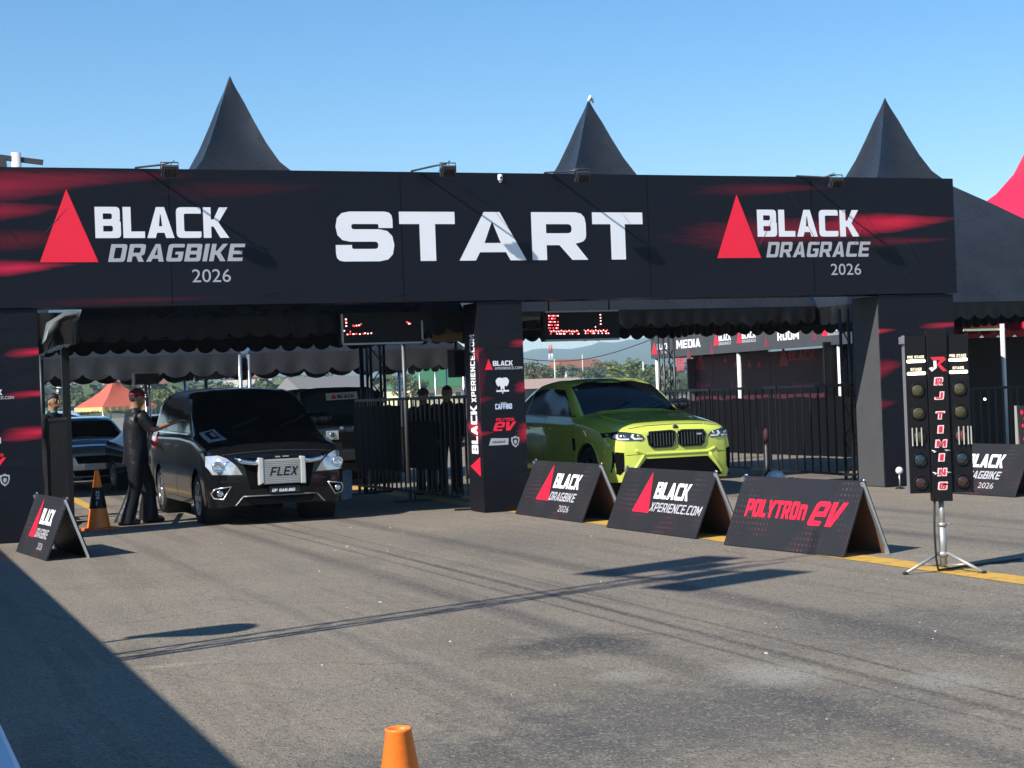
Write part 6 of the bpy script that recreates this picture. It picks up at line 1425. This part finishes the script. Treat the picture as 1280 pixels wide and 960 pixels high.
for px in PX:
    for j, ds in enumerate(DS): vs.append(at(px, ds, (hillh(px, ds)+rnd.uniform(-.6, .6)*(ds/900) if ds < 5250 else -2) if ds > 300 else -.5))
n = len(DS)
for i in range(len(PX)-1): fs += [(i*n+j, (i+1)*n+j, (i+1)*n+j+1, i*n+j+1) for j in range(n-1)]
b.add(vs, fs, True)
def hill_mat():
    m, nt, p = new_mat('hill_cover'); co = objco(nt); n = noise(nt, co, .012, 8, .7); n2 = noise(nt, co, .05, 5, .7)
    col = mixc(nt, n, (.05, .075, .028), (.085, .10, .04)); col = mixc(nt, ramp(nt, n2, .62, .72), col, (.20, .17, .11)); nt.links.new(col, p.inputs['Base Color']); p.inputs['Roughness'].default_value = .9; return m
struct('hills', b, hill_mat()); woods()
def house(label, px, ds, w, dp, hw_, hr, wall, roof, nwin, name='house', rz=.2, hip=False):
    p = at(px, ds); t = thing(name, label, 'building', p, rz, 'buildings beyond the paddock')
    part(t, 'wall', MB().box((0, 0, hw_/2), (w, dp, hw_)), wall); e = .5; k = .28*w if hip else 0
    b = MB(); b.add([(-w/2-e, -dp/2-e, hw_), (w/2+e, -dp/2-e, hw_), (w/2+e, dp/2+e, hw_), (-w/2-e, dp/2+e, hw_), (-w/2-e+k, 0, hw_+hr), (w/2+e-k, 0, hw_+hr)], [(0, 1, 5, 4), (2, 3, 4, 5), (3, 0, 4), (1, 2, 5), (0, 3, 2, 1)]); part(t, 'roof', b, roof)
    me = MB().box((0, 0, 0), (.9, .08, 1.1)).mesh('window', mat('far_window', (.05, .06, .07), .15))
    for i in range(nwin):
        o = piece(t, 'window', me); o.location = (-w/2+w*(i+.5)/nwin, -dp/2-.02, hw_*.55)
    return t
RT = mat('terracotta_roof', (.26, .10, .06), .8); WW_ = mat('cream_wall', (.60, .55, .45), .8); W2 = mat('white_wall', (.68, .67, .64), .8); GR = mat('green_roof', (.045, .15, .06), .5, var=.1, scale=.6); GY = mat('grey_roof', (.17, .16, .155), .7)
house('long hall with a green roof and cream walls, left of the middle pillar', 570, 300, 22, 14, 3.4, 3.6, mat('yellow_cream_wall', (.62, .56, .33), .8), GR, 9, 'hall', .05, True)
house('low building with a grey gable roof above the dark off-roader', 408, 190, 9, 8, 2.0, 2.4, WW_, GY, 3, rz=.3)
house('low shed with a pale brown roof behind the tail of the green car', 672, 130, 6.2, 5, 2.0, .75, mat('shed_wall', (.14, .12, .11), .8), mat('pale_brown_roof', (.36, .25, .20), .7), 2, 'shed', .1)
hs_ = [('white walled house left of the red and white mast', 676, 470, W2), ('cream house right of the red and white mast', 712, 520, WW_), ('orange roofed house above the windscreen of the green car', 722, 460, WW_), ('tall pale house in the middle of the far tree line', 752, 620, W2), ('white house near the booth in the far tree line', 770, 700, W2),
       ('pale house on the rise left of the orange tent', 104, 520, W2), ('cream house on the rise above the orange tent', 152, 600, WW_), ('white house on the rise beside the red cap', 196, 560, W2), ('pale house over the roof of the van', 312, 500, WW_)]
for i, (lb, px, ds, wl2) in enumerate(hs_):
    t = house(lb, px, ds, 10+i % 3*2, 8, 4.4+i % 3, 2.4, wl2, RT, 3, rz=.3*(i % 4)-.3); t.location.z = hillh(px, ds)+(2.5 if i > 4 else 1)
p = at(144, 80); zt_, ze_ = zat(144, 479, 80), zat(150, 508, 80)
ROY = mat('orange_red_roof', (.42, .09, .055), .8, var=.12)
t = thing('pagoda_tent', 'orange red pagoda tent far off behind the queued cars, left of the red cap', 'tent', p, .35, 'pagoda tents round the start')
part(t, 'roof', pagoda_roof(1.35, ze_, zt_, [(0, .18), (.15, .23), (.35, .36), (.6, .58), (.8, .8), (1, 1)]), ROY)
for i, (x0, y0, x1, y1) in enumerate(((-1.35, -1.35, 1.35, -1.35), (1.35, -1.35, 1.35, 1.35), (1.35, 1.35, -1.35, 1.35), (-1.35, 1.35, -1.35, -1.35))): part(t, 'valance', valance((x0, y0, 0), (x1, y1, 0), ze_, .20, 8, i), mat('yellow_valance', (.62, .42, .16), .7))
for x, y in ALLC: part(t, 'pole', MB().tube([(x*1.3, y*1.3, 0), (x*1.3, y*1.3, ze_)], .04, 6), STEEL)
q = at(552, 60); z1, z0 = zat(552, 441, 60), zat(552, 455, 60)
t = thing('pagoda_tent', 'small white tent top beyond the fence, left of the middle pillar', 'tent', q, .2, 'pagoda tents round the start')
part(t, 'roof', pagoda_roof(.62, z0, z1+.1, [(0, .5), (.3, .6), (.6, .8), (1, 1)]), mat('white_canvas', (.62, .63, .65), .6)); part(t, 'valance', MB().box((0, 0, z0-.04), (1.3, 1.3, .10)), DARKM)
for x, y in ALLC: part(t, 'pole', MB().tube([(x*.55, y*.55, 0), (x*.55, y*.55, z0)], .03, 6), STEEL)
# red and white lattice mast on the horizon
ds = 800; p = at(690, ds); zt_ = zat(690, 431, ds); t = thing('radio_mast', 'thin red and white radio mast on the far skyline above the green car', 'mast', p)
RW = [mat('mast_red', (.55, .10, .08), .6), mat('mast_white', (.75, .75, .75), .6)]
for k in range(6):
    b = MB(); z0, z1 = zt_*k/6, zt_*(k+1)/6; w0, w1 = 1.5-1.0*k/6, 1.5-1.0*(k+1)/6
    for sx_, sy_ in ALLC: b.tube([(sx_*w0, sy_*w0, z0), (sx_*w1, sy_*w1, z1)], .16, 4)
    for sx_, sy_ in ALLC: b.tube([(sx_*w0, sy_*w0, z0), (-sy_*w1, sx_*w1, z1)], .10, 4)
    part(t, 'section', b, RW[(k+1) % 2])
for i, (px, py, ds, lb) in enumerate(((694.5, 449, 300, 'thin pale pole just right of the red and white mast'), (729.5, 443, 420, 'thin pale pole above the windscreen of the green car'), (805, 452, 260, 'thin pale pole beside the booth'))):
    p = at(px, ds); solo('lamp_pole', lb, 'pole', MB().tube([p, p+Vector((0, 0, zat(px, py, ds)))], [.16, .10], 6), mat('pale_concrete', (.55, .55, .54), .8), tuple(p), 'far poles')
# pole top over the left end of the banner
t = thing('utility_pole', 'pale concrete pole with dark cross arms topping the left end of the banner', 'pole', (-4.24, 20, 0))
part(t, 'shaft', MB().tube([(0, 0, 0), (0, 0, 7.78)], [.17, .115], 12), mat('pale_concrete', (0, 0, 0)))
part(t, 'cross_arm', MB().bar((-.62, 0, 7.70), (.62, 0, 7.56), .10, .12).bar((-.34, 0, 7.64), (-.30, 0, 7.1), .22, .12), mat('weathered_wood', (.045, .05, .055), .8))
part(t, 'brace', MB().bar((-.4, 0, 7.64), (-.75, 0, 7.35), .05), mat('weathered_wood', (0, 0, 0)))
p0, p1 = pY(632, 445, 24), pX(818, 423, MX)
solo('power_cable', 'black cable strung from beyond the fence to the booth, across the far hills', 'cable', MB().tube([p0.lerp(p1, k/12)-Vector((0, 0, .35*math.sin(math.pi*k/12))) for k in range(13)], .012, 5), RUB, tuple(p0))
t = thing('utility_pole', 'slim grey pole carrying the cable, hidden behind the middle pillar', 'pole', (p0.x, p0.y, 0)); part(t, 'shaft', MB().tube([(0, 0, 0), (0, 0, p0.z+.2)], .06, 8), STEEL); part(t, 'cross_arm', MB().box((0, 0, p0.z), (.5, .06, .06)), DARKM)

# ------------------------------------------------------------------ air
hb = MB().box((1200, 2200, 99.5), (9600, 7200, 201)); hm = bpy.data.materials.new('haze'); hm.use_nodes = True; nt = hm.node_tree
for x in list(nt.nodes): nt.nodes.remove(x)
out = nt.nodes.new('ShaderNodeOutputMaterial'); pv_ = nt.nodes.new('ShaderNodeVolumePrincipled'); pv_.inputs['Color'].default_value = (.62, .82, 1, 1); pv_.inputs['Density'].default_value = .00020; pv_.inputs['Anisotropy'].default_value = .2
nt.links.new(pv_.outputs[0], out.inputs['Volume'])
struct('haze', hb, hm, 'stuff')
